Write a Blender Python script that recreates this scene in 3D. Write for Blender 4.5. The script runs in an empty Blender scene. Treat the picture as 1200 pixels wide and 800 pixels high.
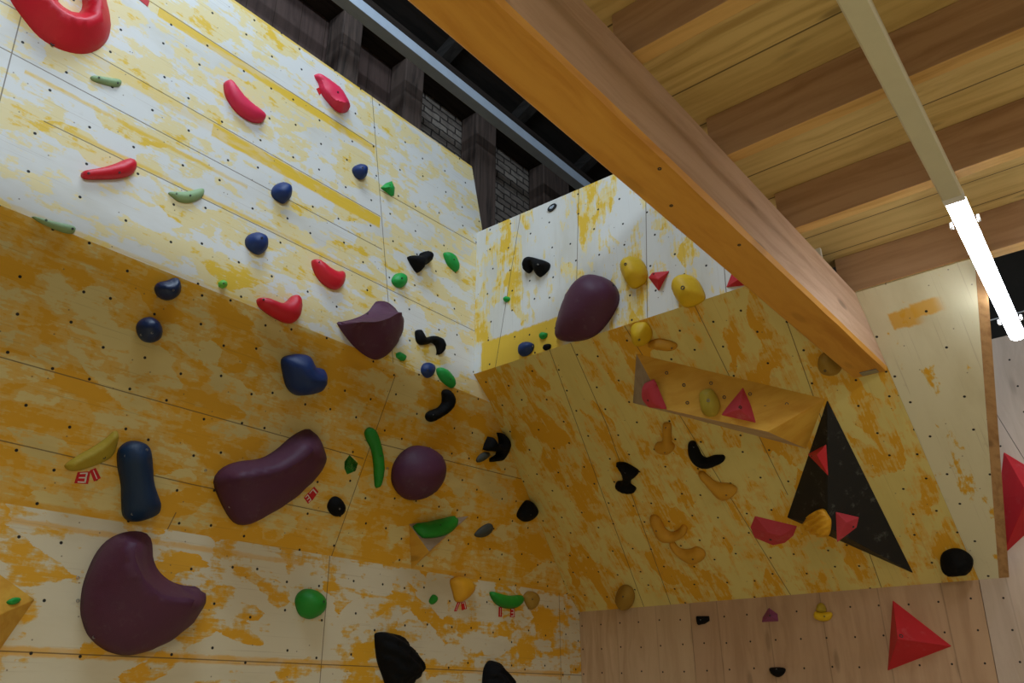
LAMP, P_SKY, P_WIN, P_MEZ, P_AMB, EXPO = 28.0, 200.0, 265.0, 200.0, 0.07, 0.0
import bpy, math, random
from mathutils import Vector, Matrix, noise
from mathutils.geometry import delaunay_2d_cdt

random.seed(7)
SC = bpy.context.scene
COL = SC.collection

# ------------------------------------------------------------------ camera
FPX, EYE = 933.0, 1.5
PITCH = math.atan(423.0 / FPX)
YAW = math.atan(850.0 / (FPX / math.cos(PITCH)))
FH = Vector((-math.sin(YAW), math.cos(YAW), 0)); RT = Vector((math.cos(YAW), math.sin(YAW), 0))
FW = FH * math.cos(PITCH) + Vector((0, 0, math.sin(PITCH)))
UP = -FH * math.sin(PITCH) + Vector((0, 0, math.cos(PITCH)))
CAM = Vector((0, 0, EYE))
cd = bpy.data.cameras.new('camera'); cd.sensor_width = 36.0; cd.lens = 36.0 * FPX / 1200.0
cam = bpy.data.objects.new('camera', cd); COL.objects.link(cam)
cam.matrix_world = Matrix(((RT.x, UP.x, -FW.x, 0), (RT.y, UP.y, -FW.y, 0), (RT.z, UP.z, -FW.z, EYE), (0, 0, 0, 1)))
cd.clip_start = 0.05
SC.camera = cam

def ray(u, v):
    return RT * ((u - 600) / FPX) + UP * ((400 - v) / FPX) + FW

# ------------------------------------------------------------------ room planes
A0, B0 = 4.4, 6.2645                 # lower left wall x=-A0, lower right wall y=B0
A1, B1 = 4.048, 4.394                # upper left wall x=-A1, upper right wall y=B1
ZL, ZB = 0.891 + EYE, 0.752 + EYE    # creases at the foot of the two overhangs
Z2, ZT = 2.233 + EYE, 2.4156 + EYE   # creases at the top of the overhangs
LLEN = math.hypot(Z2 - ZL, A0 - A1); RLEN = math.hypot(ZT - ZB, B0 - B1)

class Plane:
    def __init__(s, o, eu, ev):
        s.o, s.eu, s.ev = Vector(o), Vector(eu).normalized(), Vector(ev).normalized()
        s.n = s.eu.cross(s.ev).normalized()
    def at(s, u, v, h=0.0): return s.o + s.eu * u + s.ev * v + s.n * h
    def uv(s, px, h=0.0):
        r = ray(*px); t = ((s.o + s.n * h - CAM).dot(s.n)) / r.dot(s.n)
        d = CAM + r * t - s.o
        return Vector((d.dot(s.eu), d.dot(s.ev)))

LU = Plane((-A1, 0, EYE), (0, 1, 0), (0, 0, 1))
LM = Plane((-A0, 0, ZL), (0, 1, 0), (A0 - A1, 0, Z2 - ZL))
LL = Plane((-A0, 0, EYE), (0, 1, 0), (0, 0, 1))
RU = Plane((0, B1, EYE), (1, 0, 0), (0, 0, 1))
RM = Plane((0, B0, ZB), (1, 0, 0), (0, B1 - B0, ZT - ZB))
RL = Plane((0, B0, EYE), (1, 0, 0), (0, 0, 1))

# ------------------------------------------------------------------ materials
class NB:
    """small node-graph builder"""
    def __init__(s, name):
        s.m = bpy.data.materials.new(name); s.m.use_nodes = True
        s.t = s.m.node_tree; s.n = s.t.nodes; s.l = s.t.links
        s.b = s.n['Principled BSDF']
    def new(s, t, **k):
        x = s.n.new(t)
        for a, b in k.items(): setattr(x, a, b)
        return x
    def put(s, sock, v):
        if isinstance(v, bpy.types.NodeSocket): s.l.new(v, sock)
        elif v is not None: sock.default_value = v
    def math(s, op, a, b=None, c=None, clamp=False):
        x = s.new('ShaderNodeMath', operation=op, use_clamp=clamp)
        for i, v in enumerate((a, b, c)):
            if v is not None: s.put(x.inputs[i], v)
        return x.outputs[0]
    def step(s, v, lo, hi):
        x = s.new('ShaderNodeMapRange', interpolation_type='SMOOTHSTEP')
        s.put(x.inputs[0], v); x.inputs[1].default_value = lo; x.inputs[2].default_value = hi
        return x.outputs[0]
    def mix(s, f, a, b, mode='MIX'):
        x = s.new('ShaderNodeMix', data_type='RGBA', blend_type=mode)
        s.put(x.inputs[0], f)
        for i, v in ((6, a), (7, b)):
            s.put(x.inputs[i], v if isinstance(v, bpy.types.NodeSocket) else (*v, 1))
        return x.outputs[2]
    def vec(s, x, y, z=0.0):
        c = s.new('ShaderNodeCombineXYZ')
        s.put(c.inputs[0], x); s.put(c.inputs[1], y); s.put(c.inputs[2], z)
        return c.outputs[0]
    def noise(s, v, scale=1.0, detail=4, rough=0.55, dist=0.0):
        x = s.new('ShaderNodeTexNoise')
        s.put(x.inputs['Vector'], v); x.inputs['Scale'].default_value = scale
        x.inputs['Detail'].default_value = detail; x.inputs['Roughness'].default_value = rough
        x.inputs['Distortion'].default_value = dist
        return x.outputs[0]
    def vor(s, v, scale=1.0, rnd=1.0, metric='EUCLIDEAN', out='Distance', dim='2D'):
        x = s.new('ShaderNodeTexVoronoi', voronoi_dimensions=dim, distance=metric)
        s.put(x.inputs['Vector'], v); x.inputs['Scale'].default_value = scale; x.inputs['Randomness'].default_value = rnd
        return x.outputs[out]
    def sep(s, v):
        x = s.new('ShaderNodeSeparateXYZ'); s.put(x.inputs[0], v); return x.outputs
    def bump(s, h, strength=0.3, dist=0.003):
        x = s.new('ShaderNodeBump'); x.inputs['Strength'].default_value = strength; x.inputs['Distance'].default_value = dist
        s.put(x.inputs['Height'], h); s.l.new(x.outputs[0], s.b.inputs['Normal'])
    def done(s, col, rough=0.6, spec=0.4):
        s.put(s.b.inputs['Base Color'], col if isinstance(col, bpy.types.NodeSocket) else (*col, 1))
        s.put(s.b.inputs['Roughness'], rough); s.b.inputs['Specular IOR Level'].default_value = spec
        return s.m

WHITE, PALE, STRONG = (0.70, 0.70, 0.67), (0.74, 0.58, 0.26), (0.72, 0.40, 0.03)

def painted_ply(name, grain, white=WHITE, pale=PALE, strong=STRONG, t1=0.5, t2=0.6, seed=0.0, bands=(), seams=(),
                hole=4.8, hole_r=0.0083, rnd=0.45, streak=0.14, blocks=0.15, hoff=(0, 0), rects=(), fs=(3.0, 7.0)):
    """plywood brushed with worn yellow paint over white; UVs are metres on the wall plane"""
    g = NB(name)
    uv = g.new('ShaderNodeUVMap'); uv.uv_map = 'UVMap'
    u, v, _ = g.sep(uv.outputs[0])
    a, c = (u, v) if grain == 'u' else (v, u)
    m_ = g.math
    A = g.noise(g.vec(m_('MULTIPLY', a, fs[0]), m_('MULTIPLY', c, fs[1]), seed), 1, 7, 0.62, 0.4)
    B = g.noise(g.vec(m_('MULTIPLY', a, 1.0), m_('MULTIPLY', c, 1.7), seed + 7), 1, 3, 0.5)
    C = g.noise(g.vec(m_('MULTIPLY', a, 3.0), m_('MULTIPLY', c, 75.0), seed + 3), 1, 3, 0.6)
    D = g.noise(g.vec(m_('MULTIPLY', a, 9.0), m_('MULTIPLY', c, 20.0), seed + 5), 1, 5, 0.65)
    D2 = g.noise(g.vec(m_('MULTIPLY', a, 14.0), m_('MULTIPLY', c, 6.0), seed + 8), 1, 3, 0.6)
    V = g.vor(g.vec(m_('ADD', m_('MULTIPLY', a, 4.1), m_('MULTIPLY', D, 0.5)), m_('ADD', m_('MULTIPLY', c, 7.5), m_('MULTIPLY', A, 0.9)), seed), 1, 1.0, 'CHEBYCHEV', 'Color')
    vr = g.sep(V)[0]
    f = m_('MULTIPLY', A, 0.60); f = m_('ADD', f, m_('MULTIPLY', B, 0.30))
    f = m_('ADD', f, m_('MULTIPLY', m_('SUBTRACT', C, 0.5), streak)); f = m_('ADD', f, m_('MULTIPLY', m_('SUBTRACT', D, 0.5), 0.34))
    f = m_('ADD', f, m_('MULTIPLY', m_('SUBTRACT', vr, 0.5), blocks)); f = m_('ADD', f, m_('MULTIPLY', m_('SUBTRACT', D2, 0.5), 0.22)); f = m_('ADD', f, 0.05)
    pm = g.step(f, t1, t1 + 0.045); sm = g.step(f, t2, t2 + 0.06)
    grime = g.noise(g.vec(m_('MULTIPLY', a, 0.8), m_('MULTIPLY', c, 2.2), seed + 11), 1, 5, 0.6)
    w = g.mix(g.step(grime, 0.45, 0.75), white, tuple(x * k for x, k in zip(white, (0.86, 0.83, 0.76))))
    col = g.mix(pm, w, pale); col = g.mix(sm, col, strong)
    # brushed bands of fresh yellow along board joints
    for (lo, hi, r0, r1, amt) in bands:
        cc = m_('ADD', c, m_('MULTIPLY', m_('SUBTRACT', D, 0.5), 0.035))
        k = m_('MULTIPLY', g.step(cc, lo - 0.008, lo + 0.008), m_('SUBTRACT', 1.0, g.step(cc, hi - 0.008, hi + 0.008)))
        k = m_('MULTIPLY', k, m_('MULTIPLY', m_('GREATER_THAN', a, r0), m_('LESS_THAN', a, r1)))
        k = m_('MULTIPLY', k, g.math('MULTIPLY_ADD', g.step(A, 0.38, 0.5), 0.35, 0.65))
        col = g.mix(m_('MULTIPLY', k, amt), col, strong)
    for (u0, u1, v0, v1, amt) in rects:
        e_ = m_('MULTIPLY', m_('SUBTRACT', D, 0.5), 0.05)
        uu = m_('ADD', u, e_); vv = m_('ADD', v, e_)
        k = m_('MULTIPLY', m_('MULTIPLY', g.step(uu, u0 - 0.01, u0 + 0.01), m_('SUBTRACT', 1.0, g.step(uu, u1 - 0.04, u1 + 0.04))), m_('MULTIPLY', g.step(vv, v0 - 0.01, v0 + 0.01), m_('SUBTRACT', 1.0, g.step(vv, v1 - 0.01, v1 + 0.01))))
        col = g.mix(m_('MULTIPLY', k, amt), col, strong)
    # faint dark grain and scratches
    sc_ = g.noise(g.vec(m_('MULTIPLY', a, 1.5), m_('MULTIPLY', c, 110.0), seed + 21), 1, 2, 0.5)
    col = g.mix(m_('MULTIPLY', g.step(sc_, 0.64, 0.72), 0.22), col, (0.22, 0.13, 0.05))
    smear = g.noise(g.vec(m_('MULTIPLY', a, 5), m_('MULTIPLY', c, 7), seed + 31), 1, 5, 0.7)
    col = g.mix(m_('MULTIPLY', g.step(smear, 0.63, 0.76), 0.18), col, (0.20, 0.14, 0.08))
    hgt = m_('MULTIPLY', C, 0.25)
    # board joints
    tot = None
    for (p, q) in seams:
        (u0, v0), (u1, v1) = p, q
        L = math.hypot(u1 - u0, v1 - v0); nx, ny = (v1 - v0) / L, -(u1 - u0) / L
        d = m_('ABSOLUTE', m_('ADD', m_('ADD', m_('MULTIPLY', u, nx), m_('MULTIPLY', v, ny)), -(nx * u0 + ny * v0)))
        tx, ty = (u1 - u0) / L, (v1 - v0) / L
        s_ = m_('ADD', m_('ADD', m_('MULTIPLY', u, tx), m_('MULTIPLY', v, ty)), -(tx * u0 + ty * v0))
        k = m_('MULTIPLY', m_('LESS_THAN', d, 0.0032), m_('MULTIPLY', m_('GREATER_THAN', s_, 0.0), m_('LESS_THAN', s_, L)))
        tot = k if tot is None else m_('MAXIMUM', tot, k)
    if tot is not None:
        col = g.mix(m_('MULTIPLY', tot, 0.75), col, (0.10, 0.06, 0.03)); hgt = m_('SUBTRACT', hgt, m_('MULTIPLY', tot, 2.0))
    # bolt holes and screw holes
    hv = g.vec(m_('ADD', u, 0.013 + hoff[0]), m_('ADD', v, 0.031 + hoff[1]), 0)
    hd = m_('DIVIDE', g.vor(hv, hole, rnd), hole)
    hk = m_('SUBTRACT', 1.0, g.step(hd, hole_r * 0.8, hole_r * 1.15))
    sd = m_('DIVIDE', g.vor(g.vec(m_('ADD', u, 3.3), m_('ADD', v, 1.7), 0), 4.1, 1.0), 4.1)
    sk = m_('SUBTRACT', 1.0, g.step(sd, 0.0028, 0.0052))
    col = g.mix(m_('MULTIPLY', sk, 0.7), col, (0.12, 0.08, 0.05))
    col = g.mix(hk, col, (0.012, 0.010, 0.008)); hgt = m_('SUBTRACT', hgt, m_('MULTIPLY', hk, 3.0))
    g.bump(hgt, 0.35, 0.003)
    return g.done(col, g.math('MULTIPLY_ADD', C, 0.25, 0.38), 0.35)

def wood(name, axis, base, dark, knot=0.5, streaks=26.0, rough=0.6, board=0.0, baxis=1, tint=0.0, bofs=0.0, holes=False, seed=0.0, gap_k=0.8):
    """sawn softwood; grain runs along the given world axis, boards repeat along baxis"""
    g = NB(name); m_ = g.math
    tc = g.new('ShaderNodeTexCoord'); s = list(g.sep(tc.outputs['Object']))
    bid = None
    if board:
        t = m_('DIVIDE', m_('ADD', s[baxis], bofs), board); bid = m_('FLOOR', t); fr = m_('FRACT', t)
    al = s[axis]; o = [s[i] for i in range(3) if i != axis]
    if bid is not None: al = m_('ADD', al, m_('MULTIPLY', bid, 3.7))
    warp = g.noise(g.vec(m_('MULTIPLY', al, 1.1), m_('MULTIPLY', o[0], 4), m_('MULTIPLY', o[1], 4)), 1, 3, 0.5)
    x1 = m_('ADD', m_('MULTIPLY', o[0], streaks), m_('MULTIPLY', warp, 3.0)); x2 = m_('ADD', m_('MULTIPLY', o[1], streaks), m_('MULTIPLY', warp, 3.0))
    n1 = g.noise(g.vec(m_('MULTIPLY_ADD', al, 0.9, seed), x1, x2), 1, 5, 0.6)
    n2 = g.noise(g.vec(m_('MULTIPLY_ADD', al, 0.6, seed), m_('MULTIPLY', o[0], 4), m_('MULTIPLY', o[1], 4)), 1, 3, 0.5)
    col = g.mix(g.step(n1, 0.36, 0.72), base, dark)
    col = g.mix(m_('MULTIPLY', g.step(n2, 0.4, 0.7), 0.45), col, tuple((b * 0.75 + d * 0.25) for b, d in zip(base, dark)))
    if knot:
        kx = m_('DIVIDE', g.vor(g.vec(m_('MULTIPLY', al, 1.5), m_('MULTIPLY', o[0], 5.5), m_('MULTIPLY', o[1], 5.5)), 1, 1.0, 'EUCLIDEAN', 'Distance', '3D'), 1)
        kk = m_('SUBTRACT', 1.0, g.step(kx, 0.07, 0.16))
        col = g.mix(m_('MULTIPLY', kk, knot), col, tuple(d * 0.45 for d in dark))
    if bid is not None:
        w = g.new('ShaderNodeTexWhiteNoise', noise_dimensions='1D'); g.put(w.inputs['W'], m_('ADD', bid, seed))
        col = g.mix(m_('MULTIPLY', w.outputs[0], 0.5), col, tuple(b * 0.62 + d * 0.2 for b, d in zip(base, dark)))
        gap = m_('MINIMUM', fr, m_('SUBTRACT', 1.0, fr)); gk = m_('SUBTRACT', 1.0, g.step(gap, 0.006 / board * 0.4, 0.006 / board))
        col = g.mix(m_('MULTIPLY', gk, gap_k), col, (0.03, 0.018, 0.01))
    if holes:
        hv = g.vec(m_("ADD", s[0], 4.182), m_("ADD", s[2], -2.125), 0)
        hd = m_('DIVIDE', g.vor(hv, 1 / 0.1985, 0.06), 1 / 0.1985)
        hk = m_('SUBTRACT', 1.0, g.step(hd, 0.0055, 0.0085)); col = g.mix(hk, col, (0.015, 0.01, 0.008))
    g.bump(n1, 0.12, 0.002)
    return g.done(col, rough, 0.3)

def plain(name, col, rough=0.5, spec=0.4, bump=0.0, bscale=60.0, var=0.12, metal=0.0, dust=None, dscale=5.0, damt=0.3):
    """cast resin, painted metal, rubber: a colour with slight mottling and surface grain"""
    g = NB(name); m_ = g.math
    tc = g.new('ShaderNodeTexCoord').outputs['Object']
    n = g.noise(tc, 7.0, 4, 0.6)
    c = g.mix(m_('MULTIPLY', g.step(n, 0.35, 0.7), var * 2), col, tuple(x * 0.72 for x in col))
    if dust:
        dn = g.noise(tc, dscale, 6, 0.7)
        c = g.mix(m_('MULTIPLY', g.step(dn, 0.55, 0.72), damt), c, dust)
    if bump: g.bump(g.noise(tc, bscale, 3, 0.6), bump, 0.004)
    g.b.inputs['Metallic'].default_value = metal
    return g.done(c, rough, spec)

def brick_mat():
    g = NB('old brick'); m_ = g.math
    s = g.sep(g.new('ShaderNodeTexCoord').outputs['Object'])
    n = g.noise(g.vec(s[1], s[2], 0), 9, 4, 0.6)
    b = g.new('ShaderNodeTexBrick')
    wob = m_('MULTIPLY', m_('SUBTRACT', n, 0.5), 0.04)
    g.put(b.inputs['Vector'], g.vec(m_('ADD', s[1], wob), m_('ADD', s[2], wob), 0))
    b.inputs['Scale'].default_value = 1.0; b.inputs['Brick Width'].default_value = 0.24; b.inputs['Row Height'].default_value = 0.085
    b.inputs['Mortar Size'].default_value = 0.011; b.inputs['Mortar Smooth'].default_value = 0.4
    b.inputs['Color1'].default_value = (0.20, 0.165, 0.14, 1); b.inputs['Color2'].default_value = (0.30, 0.26, 0.22, 1); b.inputs['Mortar'].default_value = (0.055, 0.045, 0.04, 1)
    col = g.mix(m_('MULTIPLY', g.step(n, 0.45, 0.7), 0.5), b.outputs[0], (0.09, 0.07, 0.06))
    g.bump(m_('SUBTRACT', m_('MULTIPLY', n, 0.4), b.outputs['Fac']), 0.8, 0.012)
    return g.done(col, 0.9, 0.2)

# ------------------------------------------------------------------ objects
def tag(o, label=None, cat=None, group=None, kind=None):
    for k, v in (('label', label), ('category', cat), ('group', group), ('kind', kind)):
        if v: o[k] = v
    return o

def link_mesh(name, verts, faces, mat, parent=None, smooth=False, sharp=None, uvs=None):
    me = bpy.data.meshes.new(name); me.from_pydata([tuple(v) for v in verts], [], faces); me.update()
    if mat: me.materials.append(mat)
    if smooth: me.polygons.foreach_set('use_smooth', [True] * len(me.polygons))
    if smooth and sharp: me.set_sharp_from_angle(angle=math.radians(sharp))
    if uvs:
        lay = me.uv_layers.new(name='UVMap')
        for lp in me.loops: lay.data[lp.index].uv = uvs[lp.vertex_index]
    o = bpy.data.objects.new(name, me); COL.objects.link(o)
    if parent: o.parent = parent; o.matrix_parent_inverse = parent.matrix_world.inverted()
    return o

def empty(name, loc):
    o = bpy.data.objects.new(name, None); COL.objects.link(o); o.empty_display_size = 0.05
    o.matrix_world = Matrix.Translation(loc); return o

BOXF = [(0, 3, 2, 1), (4, 5, 6, 7), (0, 1, 5, 4), (1, 2, 6, 5), (2, 3, 7, 6), (3, 0, 4, 7)]
def boxv(x0, x1, y0, y1, z0, z1):
    return [(x0, y0, z0), (x1, y0, z0), (x1, y1, z0), (x0, y1, z0), (x0, y0, z1), (x1, y0, z1), (x1, y1, z1), (x0, y1, z1)]
def box(name, x0, x1, y0, y1, z0, z1, mat, parent=None, bevel=0.0):
    o = link_mesh(name, boxv(x0, x1, y0, y1, z0, z1), BOXF, mat, parent)
    if bevel:
        b = o.modifiers.new('edge', 'BEVEL'); b.width = bevel; b.segments = 2; b.limit_method = 'ANGLE'
    return o

def slab(name, pl, poly, thick, mat, kind='structure', parent=None):
    """a board of the given outline (metres on the plane), front face on the plane, thickness behind it"""
    n = len(poly); vs, uv, fs = [], [], []
    for h in (0.0, -thick):
        for (a, b) in poly: vs.append(pl.at(a, b, h)); uv.append((a, b))
    fs = [tuple(range(n)), tuple(range(2 * n - 1, n - 1, -1))] + [(i, i + n, (i + 1) % n + n, (i + 1) % n) for i in range(n)]
    o = link_mesh(name, vs, fs, mat, parent, uvs=uv)
    if kind: o['kind'] = kind
    return o

# ---- hold shapes
def crom(pts, n, closed=True):
    out = []; m = len(pts); seg = m if closed else m - 1
    for i in range(seg):
        p0, p1, p2, p3 = (pts[(i - 1) % m], pts[i], pts[(i + 1) % m], pts[(i + 2) % m]) if closed else (pts[max(i - 1, 0)], pts[i], pts[i + 1], pts[min(i + 2, m - 1)])
        for k in range(n):
            t = k / n
            out.append(0.5 * ((2 * p1) + (p2 - p0) * t + (2 * p0 - 5 * p1 + 4 * p2 - p3) * t * t + (3 * p1 - p0 - 3 * p2 + p3) * t ** 3))
    if not closed: out.append(pts[-1])
    return out

def resample(pts, step, closed=True):
    P = pts + [pts[0]] if closed else pts
    L = [0.0]
    for a, b in zip(P, P[1:]): L.append(L[-1] + (b - a).length)
    n = max(int(round(L[-1] / step)), 10 if closed else 2); out = []; j = 0
    for i in range(n if closed else n + 1):
        t = L[-1] * i / n
        while j < len(P) - 2 and L[j + 1] < t: j += 1
        s = L[j + 1] - L[j]; out.append(P[j].lerp(P[j + 1], (t - L[j]) / s if s > 1e-9 else 0))
    return out

def inside(p, poly):
    r = False; x, y = p; j = len(poly) - 1
    for i in range(len(poly)):
        xi, yi = poly[i]; xj, yj = poly[j]
        if (yi > y) != (yj > y) and x < (xj - xi) * (y - yi) / (yj - yi) + xi: r = not r
        j = i
    return r

def dist(p, line, closed):
    best = 1e9; n = len(line)
    for i in range(n if closed else n - 1):
        a = line[i]; b = line[(i + 1) % n]; ab = b - a; t = max(0.0, min(1.0, (p - a).dot(ab) / max(ab.length_squared, 1e-12)))
        d = (p - a - ab * t).length
        if d < best: best = d
    return best

def spine_outline(sp):
    """outline (pixels) of a sausage drawn as (x, y, radius) points"""
    pts = crom([Vector((a, b, r)) for a, b, r in sp], 6, closed=False)
    L, R = [], []
    for i, p in enumerate(pts):
        d = (pts[min(i + 1, len(pts) - 1)] - pts[max(i - 1, 0)]).xy.normalized(); nrm = Vector((-d.y, d.x))
        L.append(p.xy + nrm * p.z); R.append(p.xy - nrm * p.z)
    def cap(p, d, r, s):
        nrm = Vector((-d.y, d.x)) * s
        return [p + (nrm * math.cos(k * math.pi / 6) + d * math.sin(k * math.pi / 6)) * r for k in range(1, 6)]
    d1 = (pts[-1] - pts[-2]).xy.normalized(); d0 = (pts[0] - pts[1]).xy.normalized()
    return L + cap(pts[-1].xy, d1, pts[-1].z, 1) + R[::-1] + cap(pts[0].xy, d0, pts[0].z, 1)

class Shape:
    """height field over an outline on a wall plane"""
    def __init__(s, pl, outline, depth, rnd=None, ridge=None, rp=(1.0, 1.0), hole=None, tilt=None, rough=0.0, rfreq=25.0,
                 smooth_outline=True, foot=0.3, dens=1.0, ridge_closed=False, hk=1.0, terr=0.0):
        px = [Vector(p[:2]) for p in outline]
        if smooth_outline: px = crom(px, 5)
        out = [pl.uv(p, depth * foot) for p in px]
        xs = [p.x for p in out]; ys = [p.y for p in out]
        size = max(max(xs) - min(xs), max(ys) - min(ys)); s.size = size
        area = abs(sum(out[i].x * out[(i + 1) % len(out)].y - out[(i + 1) % len(out)].x * out[i].y for i in range(len(out)))) / 2
        st = max(size / (20.0 * dens), 0.004)
        out = resample(out, st) if smooth_outline else resample(out, st)
        s.out = out
        loops = [out]
        if hole:
            hp = crom([pl.uv(p, 0) for p in hole], 5); loops.append(resample(hp, st))
        rd = None
        if ridge:
            rd = [pl.uv(p, depth) for p in ridge]
            if len(rd) > 2: rd = crom(rd, 5, ridge_closed)
            if len(rd) > 1: rd = resample(rd, st, ridge_closed)
        pts, edges = [], []
        for lp in loops:
            b = len(pts); pts += lp; edges += [(b + i, b + (i + 1) % len(lp)) for i in range(len(lp))]
        nb = len(pts)
        def ins(p): return inside(p, loops[0]) and not any(inside(p, h) for h in loops[1:])
        def db(p): return min(dist(p, lp, True) for lp in loops)
        cand = []
        if rd:
            rin = [p for p in rd if ins(p) and db(p) > st * 0.3]
            cand += rin
        for fr in (0.12, 0.34, 0.66):
            for lp in loops:
                n = len(lp)
                for i in range(n):
                    d = (lp[(i + 1) % n] - lp[i - 1]).normalized(); nr = Vector((-d.y, d.x)); sg = st * fr
                    for q in (lp[i] + nr * sg, lp[i] - nr * sg):
                        if ins(q) and db(q) > sg * 0.9: cand.append(q)
        y = min(ys); row = 0
        while y < max(ys):
            x = min(xs) + (st / 2 if row % 2 else 0)
            while x < max(xs):
                q = Vector((x + random.uniform(-.05, .05) * st, y))
                if ins(q) and db(q) > st * 0.95 and (not rd or dist(q, rd, ridge_closed) > st * 0.5): cand.append(q)
                x += st
            y += st * 0.866; row += 1
        vs, _, tris, *_r = delaunay_2d_cdt(pts + cand, edges, [], 0, 1e-6)
        tris = [t for t in tris if ins((vs[t[0]] + vs[t[1]] + vs[t[2]]) / 3)]
        c0 = sum(vs, Vector((0, 0))) / len(vs)
        R = rnd if rnd else size * 0.3
        H, fixed = [], []
        td = None
        if tilt: td = pl.uv(tilt[1]) - pl.uv(tilt[0]); tk = tilt[2]; td.normalize()
        for p in vs:
            d = db(p)
            if d < 1e-5: H.append(0.0); fixed.append(True); continue
            fixed.append(False)
            if rd:
                dr = dist(p, rd, ridge_closed)
                side = 0
                if rp[0] != rp[1] and len(rd) > 1:
                    k = min(range(len(rd)), key=lambda i: (rd[i] - p).length_squared)
                    a = rd[max(k - 1, 0)]; b = rd[min(k + 1, len(rd) - 1)]
                    side = 0 if (b.x - a.x) * (p.y - a.y) - (b.y - a.y) * (p.x - a.x) > 0 else 1
                t = d / (d + dr + 1e-6); h = depth * t ** rp[side]
            else:
                t = min(d / R, 1.0); h = depth * math.sqrt(max(1 - (1 - t) ** 2, 0)) ** hk
            if td: h *= max(0.25, 1 + tk * (p - c0).dot(td) / (size / 2))
            H.append(h)
        nbr = [set() for _ in vs]
        for t in tris:
            for i in range(3): nbr[t[i]].update((t[(i + 1) % 3], t[(i + 2) % 3]))
        for _ in range(2 if rd else 5):
            N = H[:]
            for i, ns in enumerate(nbr):
                if fixed[i] or not ns: continue
                if rd and dist(vs[i], rd, ridge_closed) < st * 0.4: continue
                if not rd and db(vs[i]) < st * 0.5: continue
                N[i] = 0.5 * H[i] + 0.5 * sum(H[j] for j in ns) / len(ns)
            H = N
        if rough:
            for i, p in enumerate(vs):
                if not fixed[i]:
                    nz = noise.noise(Vector((p.x * rfreq, p.y * rfreq, 1.3))) + 0.5 * noise.noise(Vector((p.x * rfreq * 2.3, p.y * rfreq * 2.3, 4.3)))
                    if terr: nz += 0.8 * math.sin((p.y * 0.9 + p.x * 0.5) * terr + 2.0 * nz)
                    H[i] = max(H[i] + rough * nz * min(1.0, H[i] / (depth * 0.4)), 0.002)
        s.pl, s.vs, s.H, s.tris = pl, vs, H, tris
        s.used = sorted({i for t in tris for i in t})
        s.c = c0
    def mesh(s, name, mat, parent, sharp=None):
        idx = {j: i for i, j in enumerate(s.used)}
        V = [s.pl.at(s.vs[j].x, s.vs[j].y, s.H[j]) for j in s.used]
        F = []
        for t in s.tris:
            a, b, c = (s.vs[i] for i in t)
            F.append(tuple(idx[i] for i in (t if (b - a).cross(c - a) > 0 else t[::-1])))
        # closed back face on the wall
        from collections import Counter
        ec = Counter()
        for f in F:
            for i in range(3): ec[(f[i], f[(i + 1) % 3])] += 1
        n0 = len(V)
        bd = [(a, b) for (a, b) in ec if (b, a) not in ec]
        nxt = dict(bd); seen = set()
        for a in list(nxt):
            if a in seen: continue
            loop = []; k = a
            while k in nxt and k not in seen: seen.add(k); loop.append(k); k = nxt[k]
            if len(loop) > 2 and k == a: s.loops = getattr(s, 'loops', []) + [loop]
        if len(getattr(s, 'loops', [])) == 1: F.append(tuple(s.loops[0][::-1]))
        c = s.pl.at(s.c.x, s.c.y, 0)
        o = link_mesh(name, V, F, mat, parent, smooth=True, sharp=sharp)
        return o
    def height(s, p):
        return s.H[min(s.used, key=lambda i: (s.vs[i] - p).length_squared)]
    def at_px(s, px):
        h = 0.0
        for _ in range(4):
            p = s.pl.uv(px, h); h = s.height(p)
        return p, h

def bolt(pl, p, h, parent, mat, r=0.009, inner=None):
    """hex socket bolt head, sunk in the surface"""
    n = 12; V, F = [], []
    for (rr, hh) in ((r, h - 0.004), (r, h + 0.003), (r * 0.62, h + 0.003), (r * 0.55, h - 0.002)):
        for k in range(n):
            a = 2 * math.pi * k / n; V.append(pl.at(p.x + rr * math.cos(a), p.y + rr * math.sin(a), hh))
    for j in range(3):
        for k in range(n): F.append((j * n + k, j * n + (k + 1) % n, (j + 1) * n + (k + 1) % n, (j + 1) * n + k))
    F.append(tuple(range(3 * n, 4 * n)))
    return link_mesh('bolt', V, F, mat, parent)

def hold(name, label, cat, group, pl, outline, depth, mat, bolts=(), br=0.008, bmat=None, sharp=None, **kw):
    sh = Shape(pl, outline, depth, **kw)
    e = empty(name, pl.at(sh.c.x, sh.c.y, 0)); tag(e, label, cat, group)
    sh.mesh('body', mat, e, sharp)
    for b in bolts:
        p, h = sh.at_px(b); bolt(pl, p, h, e, bmat or M['bolt'], br)
    return e, sh

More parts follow.
